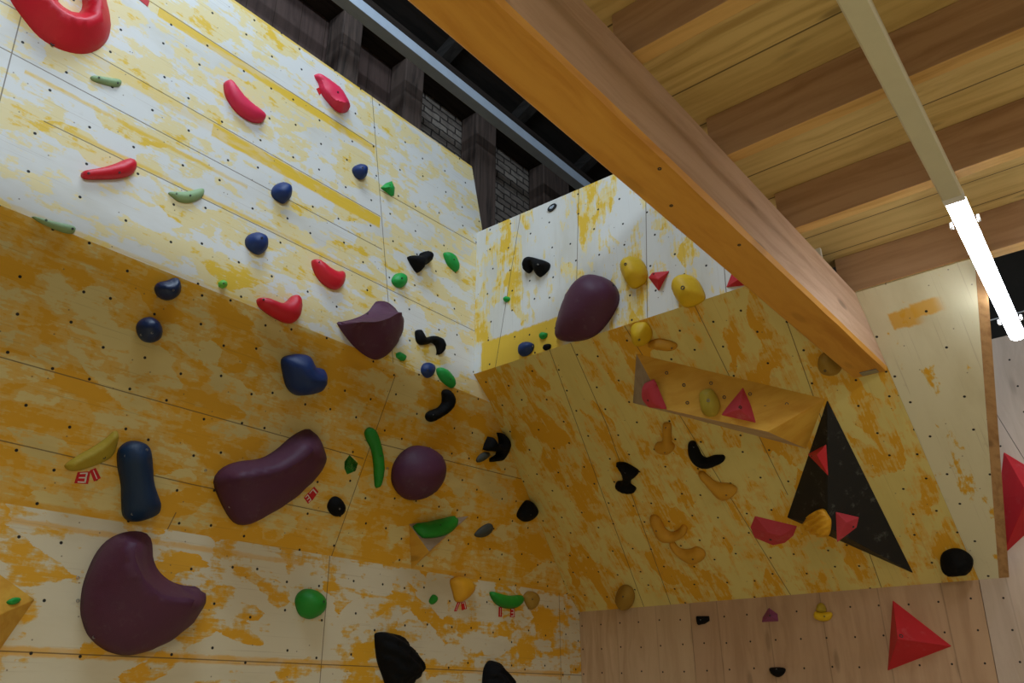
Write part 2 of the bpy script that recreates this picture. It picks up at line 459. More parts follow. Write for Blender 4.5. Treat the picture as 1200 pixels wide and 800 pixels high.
def poly_volume(name, label, cat, group, pl, base, tops, faces, mat, bolts=(), bevel=0.004, part='body', br=0.009):
    """faceted volume: base pixels on the plane, tops = (px, height); faces index base then tops"""
    uv = [pl.uv(p) for p in base] + [pl.uv(p, h) for p, h in tops]
    hs = [0.0] * len(base) + [h for _, h in tops]
    V = [pl.at(a.x, a.y, h) for a, h in zip(uv, hs)]
    c = sum((V[i] for i in range(len(base))), Vector()) / len(base)
    inner = c + pl.n * max(hs) * 0.25
    F = []
    for f in list(faces) + [tuple(range(len(base)))]:
        n = Vector()
        for i in range(len(f)): n += (V[f[i]] - inner).cross(V[f[(i + 1) % len(f)]] - inner)
        fc = sum((V[i] for i in f), Vector()) / len(f)
        F.append(tuple(f) if n.dot(fc - inner) > 0 else tuple(f[::-1]))
    e = empty(name, c); tag(e, label, cat, group)
    o = link_mesh(part, V, F, mat, e)
    b = o.modifiers.new('edge', 'BEVEL'); b.width = bevel; b.segments = 2; b.limit_method = 'ANGLE'; b.angle_limit = math.radians(20)
    for (bp, i, j, k) in bolts:
        q = tri_plane(V[i], V[j], V[k], pl.n); bolt(q, q.uv(bp), 0.0, e, M['bolt'], br)
    return e, V, F

def tri_plane(a, b, c, ref):
    n = (b - a).cross(c - a).normalized()
    if n.dot(ref) < 0: n = -n
    eu = (b - a).normalized(); ev = n.cross(eu)
    return Plane(a, eu, ev)
# ------------------------------------------------------------------ palette
M = {}
M['bolt'] = plain('bolt steel', (0.035, 0.035, 0.038), 0.45, 0.5)
M['steelbolt'] = plain('zinc bolt', (0.35, 0.35, 0.36), 0.35, 0.5, metal=0.8)
dusty = (0.55, 0.5, 0.48)
M['red'] = plain('red resin', (0.66, 0.010, 0.028), 0.45, 0.45, 0.25, 140)
M['pink'] = plain('pink red resin', (0.74, 0.025, 0.085), 0.5, 0.4, 0.25, 140)
M['volred'] = plain('red painted plywood', (0.56, 0.018, 0.028), 0.55, 0.35, 0.2, 160, dust=(0.75, 0.4, 0.4), dscale=9, damt=0.10)
M['volrose'] = plain('faded red painted plywood', (0.55, 0.05, 0.075), 0.6, 0.3, 0.2, 160, dust=(0.75, 0.4, 0.4), dscale=9, damt=0.15)
M['blue'] = plain('blue resin', (0.006, 0.030, 0.15), 0.5, 0.4, 0.3, 120)
M['navy'] = plain('dark blue resin', (0.004, 0.020, 0.085), 0.4, 0.45, 0.3, 120)
M['teal'] = plain('dark teal blue resin', (0.003, 0.024, 0.075), 0.5, 0.35, 0.3, 120)
M['purple'] = plain('purple textured resin', (0.085, 0.021, 0.056), 0.55, 0.35, 0.35, 190, dust=dusty, dscale=14, damt=0.05)
M['green'] = plain('green resin', (0.010, 0.34, 0.055), 0.5, 0.4, 0.25, 120)
M['dkgreen'] = plain('deep green resin', (0.010, 0.25, 0.02), 0.5, 0.4, 0.25, 120)
M['lime'] = plain('lime green resin', (0.16, 0.55, 0.07), 0.5, 0.4, 0.25, 120)
M['sage'] = plain('pale green resin', (0.27, 0.40, 0.20), 0.55, 0.35, 0.25, 120)
M['black'] = plain('black resin', (0.005, 0.005, 0.0055), 0.7, 0.12, 0.35, 100)
M['grey'] = plain('charcoal resin', (0.05, 0.055, 0.045), 0.6, 0.3, 0.35, 100)
M['rock'] = plain('black rough resin', (0.005, 0.005, 0.0055), 0.75, 0.12, 0.9, 45)
M['yellow'] = plain('yellow resin', (0.72, 0.46, 0.012), 0.55, 0.35, 0.3, 110)
M['amber'] = plain('amber yellow resin', (0.72, 0.36, 0.015), 0.55, 0.35, 0.3, 110)
M['ochre'] = plain('ochre resin', (0.60, 0.30, 0.025), 0.6, 0.3, 0.3, 110)
M['olive'] = plain('olive yellow resin', (0.42, 0.31, 0.03), 0.6, 0.3, 0.3, 110)
M['mud'] = plain('brown yellow resin', (0.36, 0.21, 0.03), 0.6, 0.3, 0.3, 110)
M['mauve'] = plain('mauve resin', (0.25, 0.06, 0.16), 0.55, 0.35, 0.3, 110)
M['volblack'] = plain('black painted plywood with chalk scuffs', (0.012, 0.012, 0.012), 0.6, 0.3, 0.4, 200, dust=(0.35, 0.35, 0.33), dscale=11, damt=0.22)
M['tag'] = plain('red tag', (0.55, 0.015, 0.02), 0.5, 0.3)
M['ink'] = plain('white print', (0.75, 0.72, 0.68), 0.5, 0.3)
M['badge'] = plain('dark badge', (0.012, 0.014, 0.018), 0.4, 0.4)
M['cream'] = plain('cream coated metal', (0.66, 0.63, 0.48), 0.5, 0.4, var=0.08)
M['whitemetal'] = plain('white coated metal', (0.75, 0.75, 0.75), 0.4, 0.4, var=0.05)
M['girder'] = plain('grey blue painted steel', (0.50, 0.58, 0.68), 0.5, 0.4, var=0.15)
M['mat'] = plain('tan gym matting', (0.62, 0.56, 0.37), 0.85, 0.2, 0.2, 40)
M['render'] = plain('dark rough masonry', (0.10, 0.09, 0.08), 0.9, 0.1, 0.5, 30)
M['brick'] = brick_mat()
M['tarboard'] = wood('old dark boarding', 2, (0.105, 0.066, 0.055), (0.045, 0.028, 0.024), 0.3, 18, 0.8, 0.27, 1)
M['post'] = wood('old dark oak', 2, (0.115, 0.078, 0.062), (0.035, 0.026, 0.022), 0.3, 22, 0.8)
M['header'] = wood('old dark oak header', 1, (0.045, 0.032, 0.025), (0.018, 0.013, 0.010), 0.2, 20, 0.85)
M['roof'] = wood('dark roof boarding', 1, (0.028, 0.023, 0.02), (0.012, 0.010, 0.009), 0.0, 12, 0.9, 0.25, 0)
M['rafter'] = wood('dark rafter', 0, (0.05, 0.045, 0.042), (0.02, 0.018, 0.016), 0.0, 12, 0.9)
M['beam'] = wood('beam spruce', 1, (0.60, 0.41, 0.29), (0.46, 0.285, 0.18), 0.7, 16, 0.55, seed=2.0)
M['beamorange'] = wood('beam spruce orange underside', 1, (0.68, 0.335, 0.055), (0.55, 0.235, 0.03), 0.25, 14, 0.5, seed=2.0)  # more orange than the beam sides, underside faces only
M['joist'] = wood('joist spruce', 0, (0.50, 0.325, 0.20), (0.35, 0.205, 0.115), 0.6, 18, 0.6, seed=5.0)
M['joistgold'] = wood('joist spruce golden underside', 0, (0.70, 0.44, 0.16), (0.52, 0.29, 0.085), 0.5, 18, 0.5, seed=5.0)  # more golden than the joist sides, bottom face only
M['boards'] = wood('ceiling spruce boards', 0, (0.74, 0.56, 0.24), (0.50, 0.335, 0.115), 0.7, 20, 0.6, 0.265, 1, seed=9.0)
M['batten'] = wood('edge batten', 2, (0.50, 0.29, 0.13), (0.33, 0.17, 0.07), 0.6, 22, 0.6, seed=3.0)
M['rawply'] = wood('raw plywood', 2, (0.52, 0.34, 0.21), (0.39, 0.235, 0.135), 0.55, 12, 0.6, 0.42, 0, bofs=0.1, holes=True, seed=1.0, gap_k=0.3)
M['paleply'] = wood('pale raw plywood', 2, (0.62, 0.44, 0.28), (0.47, 0.31, 0.18), 0.5, 12, 0.6, 0.395, 0, bofs=4.4, holes=True, seed=4.0, gap_k=0.15)
M['greyply'] = wood('whitewashed plywood', 2, (0.60, 0.48, 0.39), (0.47, 0.36, 0.28), 0.35, 10, 0.55, 0.48, 0, holes=True, seed=6.0, gap_k=0.15)
M['volply'] = wood('plywood box glazed amber', 0, (0.66, 0.37, 0.05), (0.56, 0.27, 0.025), 0.4, 14, 0.55, holes=False, seed=8.0)
M['volraw'] = wood('raw volume plywood', 0, (0.52, 0.36, 0.22), (0.40, 0.26, 0.15), 0.3, 14, 0.6, seed=8.0)
M['volgrey'] = wood('grey scuffed plywood', 1, (0.36, 0.28, 0.20), (0.27, 0.19, 0.12), 0.3, 14, 0.6, seed=8.0)

S = 1.0
def sc(l): return [tuple(S * x for x in t) for t in l]
GOLD = (0.70, 0.36, 0.018)
M['LU'] = painted_ply('upper left ply', 'u', t1=0.472, t2=0.590, seed=1.0, fs=(2.5, 6.5), strong=(0.76, 0.50, 0.05), pale=(0.76, 0.64, 0.34),
    bands=[(3.895, 3.965, 1.42, 3.20, 1.0), (3.265, 3.365, 1.9, 3.31, 1.0), (3.29, 3.37, 0.7, 1.95, 0.35), (4.39, 4.42, -2, 6, 0.8), (2.805, 2.83, 1.1, 3.5, 0.8), (3.02, 3.045, 0.85, 2.2, 0.85), (2.233, 2.262, 0.5, 2.4, 0.6)],
    seams=[((-2, 3.372), (3.31, 3.372)), ((1.0, 2.80), (5, 2.80)), ((3.12, 4.45), (3.54, 2.2)), ((0.70, 4.4), (0.82, 2.2)), ((3.28, 3.6), (4.6, 3.64)), ((-2, 3.965), (3.2, 3.965)), ((0.7, 3.10), (3.35, 3.10))], hole=4.1)
M['LM'] = painted_ply('left overhang ply', 'u', white=(0.69, 0.56, 0.235), pale=(0.70, 0.44, 0.10), strong=GOLD, t1=0.435, t2=0.50, seed=4.0,
    bands=[(0.0, 0.03, -2, 6, 0.8)],
    seams=[((-2, 0.676), (3.48, 0.676)), ((3.58, 1.31), (3.41, -0.03)), ((3.45, 0.80), (6, 0.90)), ((2.3, 0.27), (3.4, 0.27)), ((1.2, 0.29), (2.3, 0.27)), ((2.27, 0.10), (2.25, 0.0))], hole=4.5)
M['LL'] = painted_ply('lower left ply', 'u', white=(0.66, 0.60, 0.44), pale=(0.66, 0.46, 0.17), strong=GOLD, t1=0.50, t2=0.535, seed=9.0, blocks=0.20,
    bands=[(0.20, 0.245, -2, 6, 0.75), (0.80, 0.83, -2, 3.2, 0.6)],
    seams=[((-2, 0.220), (6.3, 0.220)), ((3.40, 0.9), (3.44, -1.4)), ((5.96, 0.9), (5.96, -1.5))], hole=4.2)
M['RU'] = painted_ply('upper right ply', 'v', t1=0.505, t2=0.575, seed=13.0, strong=(0.76, 0.49, 0.045), pale=(0.77, 0.64, 0.31), streak=0.22, blocks=0.2,
    seams=[((-3.55, 3.75), (-3.82, 2.4)), ((-2.95, 3.8), (-3.05, 2.3)), ((-2.36, 3.5), (-2.44, 2.3)), ((-1.8, 3.5), (-1.85, 2.3))], hole=4.6, rects=[(-3.97, -3.15, 2.38, 2.665, 1.0)])
M['RM'] = painted_ply('right overhang ply', 'v', white=(0.72, 0.60, 0.215), pale=(0.72, 0.50, 0.14), strong=GOLD, t1=0.462, t2=0.520, seed=17.0, streak=0.2, blocks=0.18,
    seams=[((-3.08, 2.56), (-3.155, 1.76)), ((-3.155, 1.76), (-3.46, 0)), ((-3.27, 2.56), (-3.72, 0)), ((-2.62, 2.5), (-2.42, 0)), ((-2.08, 2.5), (-2.08, 0.9)), ((-1.55, 2.4), (-1.75, 0))], hole=4.6, hoff=(0.1, 0.05))
M['RP'] = painted_ply('pale overhang ply', 'v', white=(0.72, 0.67, 0.48), pale=(0.68, 0.50, 0.16), strong=GOLD, t1=0.615, t2=0.63, seed=24.0, hole=3.6, streak=0.05, rects=[(*sorted((RM.uv((1045, 380)).x, RM.uv((1080, 380)).x)), RM.uv((1060, 384)).y, RM.uv((1060, 362)).y, 0.85), (*sorted((RM.uv((1068, 365)).x, RM.uv((1104, 365)).x)), RM.uv((1090, 368)).y, RM.uv((1090, 350)).y, 0.8)])

# ------------------------------------------------------------------ the room
slab('wall_left_upper', LU, [(-2.5, Z2 - EYE), (4.62, Z2 - EYE), (4.42, ZT - EYE), (4.464, 3.826), (4.311, 4.412), (-2.5, 4.412)], 0.02, M['LU'])
yc0 = B0 - (ZL - ZB) / (ZT - ZB) * (B0 - B1); yc1 = B0 - (Z2 - ZB) / (ZT - ZB) * (B0 - B1)
slab('wall_left_overhang', LM, [(-2.5, 0), (yc0, 0), (yc1, LLEN), (-2.5, LLEN)], 0.02, M['LM'])
slab('wall_left_lower', LL, [(-2.5, -EYE), (B0, -EYE), (B0, ZB - EYE), (yc0, ZL - EYE), (-2.5, ZL - EYE)], 0.02, M['LL'])
slab('wall_right_upper', RU, [(-A1 + 0.001, ZT - EYE), (-1.22, ZT - EYE), (-1.22, 3.70), (-2.0, 3.70), (-2.605, 3.71), (-4.034, 3.752), (-A1 + 0.001, 3.752)], 0.02, M['RU'])
def rv(z): return (z - ZB) / (ZT - ZB) * RLEN
slab('wall_right_overhang', RM, [(-A0 + 0.001, 0), (-1.12, 0), (-1.12, rv(2.24 + EYE)), (-1.24, rv(2.24 + EYE)), (-1.24, RLEN), (-A1, RLEN), (-A1, rv(Z2)), (-A0 + 0.001, rv(ZL))], 0.02, M['RM'])
slab('wall_right_pale_panel', RM, [(-1.119, 0), (-1.0, 0), (-0.472, rv(2.245 + EYE)), (-1.119, rv(2.245 + EYE))], 0.02, M['RP'])
slab('trim_1', RM, [(-0.9995, 0.0), (-0.940, 0.0), (-0.420, rv(2.238 + EYE)), (-0.4715, rv(2.245 + EYE))], 0.05, M['batten'])
slab('wall_right_lower', RL, [(-A0, -EYE), (-3.286, -EYE), (-3.286, 0.752), (-A0, 0.752)], 0.02, M['paleply'])
slab('wall_right_lower_middle', RL, [(-3.282, -EYE), (-1.212, -EYE), (-1.122, 0.752), (-3.282, 0.752)], 0.02, M['rawply'])
slab('wall_right_lower_end', RL, [(-1.208, -EYE), (1.6, -EYE), (1.6, 1.2), (-0.60, 1.2), (-0.785, 1.90), (-0.90, 2.30), (-1.118, 2.30), (-1.118, 0.752)], 0.02, M['greyply'])
slab('wall_right_end_board', RL, [(-0.597, 1.204), (1.6, 1.204), (1.6, 2.40), (-1.0, 2.40), (-0.896, 2.302), (-0.781, 1.90)], 0.02, M['greyply'])
f = box('floor', -6, 7, -6, 9, -0.3, 0.0, M['mat']); f['kind'] = 'structure'

# old building behind the climbing walls
w = box('wall_back_brick', -5.25, -5.0, 4.42, 12, 0, 7.5, M['brick']); w['kind'] = 'structure'
w = box('wall_back_boarding', -5.25, -5.0, -6, 4.18, 0, 7.5, M['tarboard']); w['kind'] = 'structure'
w = box('wall_far', -5.0, 7, 11.8, 12, 0, 9.0, M['render']); w['kind'] = 'structure'
w = link_mesh('ceiling_roof', [(-5.4, -6, 7.79), (-5.4, 12, 7.79), (-1.0, 12, 9.9), (-1.0, -6, 9.9), (7, -6, 9.9), (7, 12, 9.9),
    (-5.4, -6, 7.89), (-5.4, 12, 7.89), (-1.0, 12, 10.0), (-1.0, -6, 10.0), (7, -6, 10.0), (7, 12, 10.0)],
    [(0, 1, 2, 3), (3, 2, 5, 4), (9, 8, 7, 6), (10, 11, 8, 9)], M['roof']); w['kind'] = 'structure'
w = box('wall_back', -5.25, -5.2, -6, 12, 7.4, 8.0, M['header']); w['kind'] = 'structure'
for i, (y0, y1, m, lab) in enumerate([(2.30, 2.52, 'post', 'old dark timber post, first of the row behind the left wall, mostly outside the picture'),
        (3.26, 3.49, 'post', 'old grey brown timber post before plank infill, nearest of the posts above the left wall'),
        (4.06, 4.31, 'post', 'old brown timber post where plank infill gives way to brick'),
        (5.12, 5.45, 'post', 'old near-black timber post rising in the gap between the two white walls'),
        (6.32, 6.85, 'post', 'wide reddish brown timber post behind top edge of the right white wall')]):
    if i == 0: continue
    o = link_mesh('timber_post', boxv(-4.98, -4.75, y0, y1, 0.0, 7.46), BOXF, M['post'])
    b = o.modifiers.new('edge', 'BEVEL'); b.width = 0.012; b.segments = 2
    tag(o, lab, 'post', 'old timber posts')
o = box('timber_plate', -4.99, -4.72, -6, 11.5, 7.47, 7.78, M['header'], bevel=0.01); tag(o, 'long blackened timber plate lying on the old posts behind the girder', 'timber')
o = box('steel_girder', -4.47, -4.35, -6, 11.5, 7.08, 7.20, M['girder'], bevel=0.004); tag(o, 'long blue grey steel girder running above the left climbing wall', 'girder')
for y in (3.3, 4.6, 5.9, 7.2, 8.5, 9.8):
    dx, dz = 0.902, 0.432
    V = []
    for t in (0.25, 4.6):
        for h in (-0.002, -0.16):
            for yy_ in (y, y + 0.13): V.append((-5.4 + dx * t - dz * h * -1 * -1, yy_, 7.79 + dz * t + dx * h))
    F = [(0, 1, 3, 2), (4, 6, 7, 5), (0, 4, 5, 1), (2, 3, 7, 6), (0, 2, 6, 4), (1, 5, 7, 3)]
    o = link_mesh('roof_rafter', V, F, M['rafter']); tag(o, 'dark roof rafter in the gloom above the steel girder', 'rafter', 'dark roof rafters')

# ------------------------------------------------------------------ mezzanine: beam, joists, boards
ZBM, ZJ, ZC = 1.872 + EYE, 2.258 + EYE, 2.51 + EYE
XB0, XB1 = -1.336, -1.12
def yrm(z): return B0 - (z - ZB) / (ZT - ZB) * (B0 - B1)
e = empty('timber_beam', (XB1, 2, ZBM)); tag(e, 'massive spruce beam with orange underside carrying the ceiling joists', 'beam')
NY = 60; ys = [-5.5 + (i / NY) * (yrm(ZBM) - 0.004 + 5.5) for i in range(NY + 1)]
def wav(y, k): return 0.006 * noise.noise(Vector((y * 1.6, k, 0))) + 0.003 * noise.noise(Vector((y * 5.0, k + 9, 0)))
V, F = [], []
for i, y in enumerate(ys):
    e1 = yrm(ZBM) - 0.004; 
    def yy(z): return y if i < NY else yrm(z) - 0.004
    ring = [(XB0, ZBM + 0.012), (XB0 + 0.012, ZBM), (XB1 - 0.014 + wav(y, 1), ZBM), (XB1 + 0.002 * wav(y, 1), ZBM + 0.022 + wav(y, 2)), (XB1, ZJ - 0.012), (XB1 - 0.012 + wav(y, 3) * 0.5, ZJ), (XB0, ZJ)]
    V += [(a, yy(z), z) for a, z in ring]
R = 7
for i in range(NY):
    for k in range(R): F.append((i * R + k, i * R + (k + 1) % R, (i + 1) * R + (k + 1) % R, (i + 1) * R + k))
F += [tuple(range(R - 1, -1, -1)), tuple(NY * R + k for k in range(R))]
o = link_mesh('body', V, F, M['beam'], e); o.data.materials.append(M['beamorange'])
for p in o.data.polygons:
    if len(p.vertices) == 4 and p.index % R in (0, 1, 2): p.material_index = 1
import bmesh
bm = bmesh.new(); bm.from_mesh(o.data); bmesh.ops.recalc_face_normals(bm, faces=bm.faces); bm.to_mesh(o.data); bm.free()
# steel shoe at the foot of the beam end
br = box('bracket', XB1 - 0.15, XB1 - 0.05, yrm(ZBM) - 0.09, yrm(ZBM) - 0.03, ZBM - 0.008, ZBM, M['steelbolt'], e, 0.002)
br['label'] = 'small zinc steel bracket'
for (xx, yy_) in ((XB1 - 0.06, 3.02), (XB1 - 0.14, 2.55), (XB1 - 0.05, 2.3)):
    Pn = Plane((xx, yy_, ZBM), (1, 0, 0), (0, -1, 0)); bolt(Pn, Vector((0, 0)), 0.0, e, M['bolt'], 0.008)

JY = [(-1.15, -1.06), (-0.34, -0.26), (0.46, 0.54), (1.268, 1.345), (2.077, 2.155), (2.885, 2.958), (3.677, 3.752), (4.592, 4.69)]
jl = {4: 'brown spruce joist on the beam, highest of those reaching it', 5: 'brown spruce joist on the beam, second highest of those reaching it',
      6: 'brown spruce joist on the beam just before the lamp begins', 7: 'deep spruce end joist resting over the pale white climbing panel'}
for i, (y0, y1) in enumerate(JY):
    if i < 3: continue
    o = box('ceiling_joist', -1.205, 4.0, y0, y1, ZJ + 0.002, ZC, M['joist'], bevel=0.004)
    o.data.materials.append(M['joistgold']); o.data.polygons[0].material_index = 1
    tag(o, jl.get(i, 'brown spruce joist nearest overhead, just above the top edge of the photo'), 'joist', 'ceiling joists')
o = box('ceiling', -1.34, 4.0, -5.5, 4.69, ZC + 0.001, ZC + 0.04, M['boards']); o['kind'] = 'structure'

o = box('added_shade_panel', -1.33, -1.25, -5.5, 4.36, ZC + 0.042, 5.39, M['joist']); tag(o, 'added unseen timber panel above the beam, shading the lower walls', 'added_shade_panel')  # added out of view to keep high window light off the lower walls
# ------------------------------------------------------------------ linear lights
M['glow'] = bpy.data.materials.new('lit diffuser'); M['glow'].use_nodes = True
pb = M['glow'].node_tree.nodes['Principled BSDF']; pb.inputs['Emission Color'].default_value = (0.90, 0.95, 1.0, 1); pb.inputs['Emission Strength'].default_value = LAMP
def light_bar(x0, y0, x1, y1, z, w, hgt):
    d = Vector((x1 - x0, y1 - y0, 0)); L = d.length; d.normalize()
    return Matrix.Translation((x0, y0, z)) @ Matrix(((d.y, d.x, 0, 0), (-d.x, d.y, 0, 0), (0, 0, 1, 0), (0, 0, 0, 1))), L
ZLA = 2.035 + EYE
def xform(o, Mx):
    for v in o.data.vertices: v.co = Mx @ v.co
Mx, L = light_bar(-0.382, 3.577, -0.448, 5.43, ZLA, 0.09, 0.05)
e = empty('linear_light', Mx @ Vector((0, 0, 0.06))); tag(e, 'lit white tube light running under the ceiling past the pale climbing panel', 'lamp')
o = box('housing', -0.040, 0.040, 0, L, 0.026, 0.040, M['whitemetal'], None); xform(o, Mx); o.parent = e; o.matrix_parent_inverse = e.matrix_world.inverted()
for yy_ in (0.35, 1.5):
    if yy_ < 1.0: hb = box('hanger', -0.012, 0.012, yy_ - 0.012, yy_ + 0.012, 0.040, ZJ + 0.05 - ZLA, M['whitemetal'], None)
    else: continue
    xform(hb, Mx); hb.parent = e; hb.matrix_parent_inverse = e.matrix_world.inverted()
V = []; n = 9
for yy_ in (0.006, L - 0.006):
    for k in range(n):
        a = math.pi * k / (n - 1); V.append((0.043 * math.cos(a), yy_, 0.0255 - 0.030 * math.sin(a)))
F = [(k, k + 1, n + k + 1, n + k) for k in range(n - 1)] + [(n - 1, 0, n, 2 * n - 1), tuple(range(n)), tuple(range(2 * n - 1, n - 1, -1))]
o = link_mesh('diffuser', V, F, M['glow'], None, smooth=True, sharp=40); xform(o, Mx); o.parent = e; o.matrix_parent_inverse = e.matrix_world.inverted()
for yy_ in (0.22, 1.55):
    for s_ in (-1, 1):
        o = box('clip', s_ * 0.058 - 0.007, s_ * 0.058 + 0.007, yy_, yy_ + 0.025, 0.01, 0.04, M['whitemetal'], None, 0.002); xform(o, Mx); o.parent = e; o.matrix_parent_inverse = e.matrix_world.inverted()
Mx, L2 = light_bar(-0.332, 1.1, -0.3816, 3.562, ZLA, 0.09, 0.05)
e = empty('light_rail', Mx @ Vector((0, 0, 0.06))); tag(e, 'unlit cream coloured light rail under the joists, leading to the lit tube', 'light rail')
V = []
for yy_ in (0.0, L2):
    V += [(-0.043, yy_, 0.040), (-0.043, yy_, 0.006), (-0.036, yy_, -0.002), (0.036, yy_, -0.002), (0.043, yy_, 0.006), (0.043, yy_, 0.040)]
F = [(k, (k + 1) % 6, 6 + (k + 1) % 6, 6 + k) for k in range(6)] + [tuple(range(5, -1, -1)), tuple(range(6, 12))]
o = link_mesh('housing', V, F, M['cream'], None); xform(o, Mx); o.parent = e; o.matrix_parent_inverse = e.matrix_world.inverted()
o = box('end_cap', -0.0435, 0.0435, L2 - 0.05, L2 + 0.002, -0.0025, 0.0405, M['whitemetal'], None, 0.002); xform(o, Mx); o.parent = e; o.matrix_parent_inverse = e.matrix_world.inverted()
# cable by the lamp, in the gap above the end board
def tube(name, pts, r, mat, n=8):
    V, F = [], []
    for i, p in enumerate(pts):
        d = (pts[min(i + 1, len(pts) - 1)] - pts[max(i - 1, 0)]).normalized(); a = d.orthogonal().normalized(); b = d.cross(a)
        V += [p + (a * math.cos(2 * math.pi * k / n) + b * math.sin(2 * math.pi * k / n)) * r for k in range(n)]
    for i in range(len(pts) - 1): F += [(i * n + k, i * n + (k + 1) % n, (i + 1) * n + (k + 1) % n, (i + 1) * n + k) for k in range(n)]
    F += [tuple(range(n - 1, -1, -1)), tuple((len(pts) - 1) * n + k for k in range(n))]
    return link_mesh(name, V, F, mat, smooth=True, sharp=50)
o = tube('cable', [Vector((-0.9 + 0.2 * k, 6.9, 4.30 - 0.02 * math.sin(k * 0.5) + 0.012 * k)) for k in range(14)], 0.006, M['whitemetal']); tag(o, 'thin pale cable strung in the dark gap beside the lit tube', 'cable')
# ------------------------------------------------------------------ climbing holds
HC = 'climbing hold'
def H(name, label, group, pl, outline, depth, mat, bolts=(), **kw):
    return hold(name, label, HC, group, pl, outline, depth, M[mat], bolts, **kw)
GP, GR, GB, GG, GS, GK, GY, GO = ('purple macro holds', 'red holds', 'round blue holds', 'green holds', 'pale green footholds', 'black holds', 'yellow holds', 'ochre holds')
def circ(x, y, r, ry=None, n=12): return [(x + r * math.cos(2 * math.pi * k / n), y + (ry or r) * math.sin(2 * math.pi * k / n)) for k in range(n)]

# --- upper left white wall
H('ring_macro', 'huge red ring shaped macro cut by the top left corner of the photo', GR, LU,
  [(12, -4), (28, 20), (48, 43), (73, 57), (97, 62), (116, 57), (128, 44), (131, 26), (127, 4), (117, -22), (98, -46), (66, -58), (30, -48), (8, -26)], 0.14, 'red',
  [(70, 42), (119, 43)], foot=0.1, ridge=[(58, -2), (68, 10), (84, 20), (102, 23), (116, 17), (117, 0), (110, -20), (92, -37), (66, -34), (52, -18)], ridge_closed=True,
  hole=[(64, -3), (74, 10), (87, 17), (95, 12), (96, 0), (90, -16), (76, -26), (64, -16)], rp=(0.8, 0.8), br=0.011)
H('foothold', 'small sage green bar foothold just under the red ring macro', GS, LU, [(106.5, 90), (110, 88), (118, 89), (130, 91), (140, 92.5), (143, 96), (141, 100), (134, 101), (122, 98), (110, 94)], 0.035, 'sage', [(116, 91), (138, 97)], br=0.006)
H('foothold', 'sage green crescent foothold right of the horizontal red hold', GS, LU, [(198, 225), (205, 224), (216, 224), (228, 222), (237, 220), (240, 223), (238, 230), (230, 235), (220, 237), (210, 235), (203, 230)], 0.045, 'sage', [(207, 227), (223, 229)], br=0.006)
H('foothold', 'long sage green foothold lying along the crease at the far left', GS, LU, [(38, 253), (46, 254), (60, 258), (74, 261), (86, 264), (89.5, 268), (86, 273), (76, 272), (60, 266), (46, 259)], 0.04, 'sage', [(54, 258), (85, 268)], br=0.006)
H('sickle_hold', 'slim red sickle shaped hold left of the yellow seam stripe', GR, LU, spine_outline([(270, 97, 5), (275, 109, 7.5), (287, 124, 8.5), (300, 133, 8), (307, 136, 6)]), 0.07, 'pink', rnd=0.05, foot=0.5)
H('pinch_hold', 'pinkish red clam shaped hold near the top edge of the wall', GR, LU,
  [(370, 87), (373, 85.6), (378, 87), (390, 95), (400, 103.5), (407, 116), (410.5, 126), (406, 131), (397, 129.5), (387, 120), (378, 108), (375, 97), (371.5, 91)], 0.10, 'pink', [(396, 108)], foot=0.2,
  ridge=[(374.5, 95), (380, 101.5), (387, 108.5), (394, 114.5), (401, 119), (406, 120.5)], rp=(0.45, 1.0), sharp=28)
H('foothold', 'red tapering hold pointing left between two sage green footholds', GR, LU, [(96.5, 204), (99, 199.5), (110, 197.5), (122, 195), (135, 191), (147, 186), (154, 185.5), (160, 191), (159, 200), (150, 206), (135, 208.5), (115, 209), (101, 208.5)], 0.07, 'red', [(104, 203), (140, 202)], br=0.006, rnd=0.05)
H('round_hold', 'round navy blue hold above its twin on the white wall', GB, LU, [(320.5, 222), (325, 215), (333, 213), (340, 218), (342, 226), (340, 233), (334, 237), (326, 233), (321.5, 228)], 0.09, 'blue', [(340, 218)], rnd=0.07, br=0.007)
H('round_hold', 'smallest round navy blue hold, highest on the white wall', GB, LU, [(415, 198), (418, 193), (424, 192), (429, 197), (430, 203), (428, 208.5), (423, 209), (418, 205)], 0.085, 'blue', [(424, 197)], rnd=0.06, br=0.006)
H('round_hold', 'round navy blue hold above the pair of red curved holds', GB, LU, [(290, 279), (295, 273), (303, 272), (311, 276), (314, 284), (313, 292), (306, 297), (298, 294), (291, 287)], 0.09, 'blue', [(307, 279)], rnd=0.07, br=0.008)
H('wedge_hold', 'small green triangular hold, highest green one right of the panel joint', GG, LU, [(447.5, 219), (454, 213.5), (461, 211), (464.5, 219), (463.5, 228.5), (460, 229), (454, 224)], 0.06, 'green', [(457, 217)], smooth_outline=False, ridge=[(449, 218.5), (458, 219)], rp=(0.8, 0.8), br=0.005)
H('round_hold', 'small round green hold left of the black hook', GG, LU, [(460.5, 327), (464, 321), (470, 319.5), (475.5, 323), (477, 330), (473, 336), (467, 336), (462, 332)], 0.06, 'green', [(471, 326)], rnd=0.05, br=0.007)
H('oval_hold', 'green oval hold right of the black hook on white wall', GG, LU, [(521, 297), (525, 295), (532, 298.5), (536, 306), (538, 313), (536, 318), (531, 315), (525, 308)], 0.06, 'green', [(532, 304)], rnd=0.05, br=0.006)
H('hook_hold', 'black hook hold with a round knob between two green holds', GK, LU, [(481, 300), (487, 299), (494, 299), (496, 295), (501, 293.5), (506, 297), (507, 303), (503, 308.5), (499, 309), (496.5, 314), (493, 318), (488, 313)], 0.10, 'black', rnd=0.05, foot=0.4)
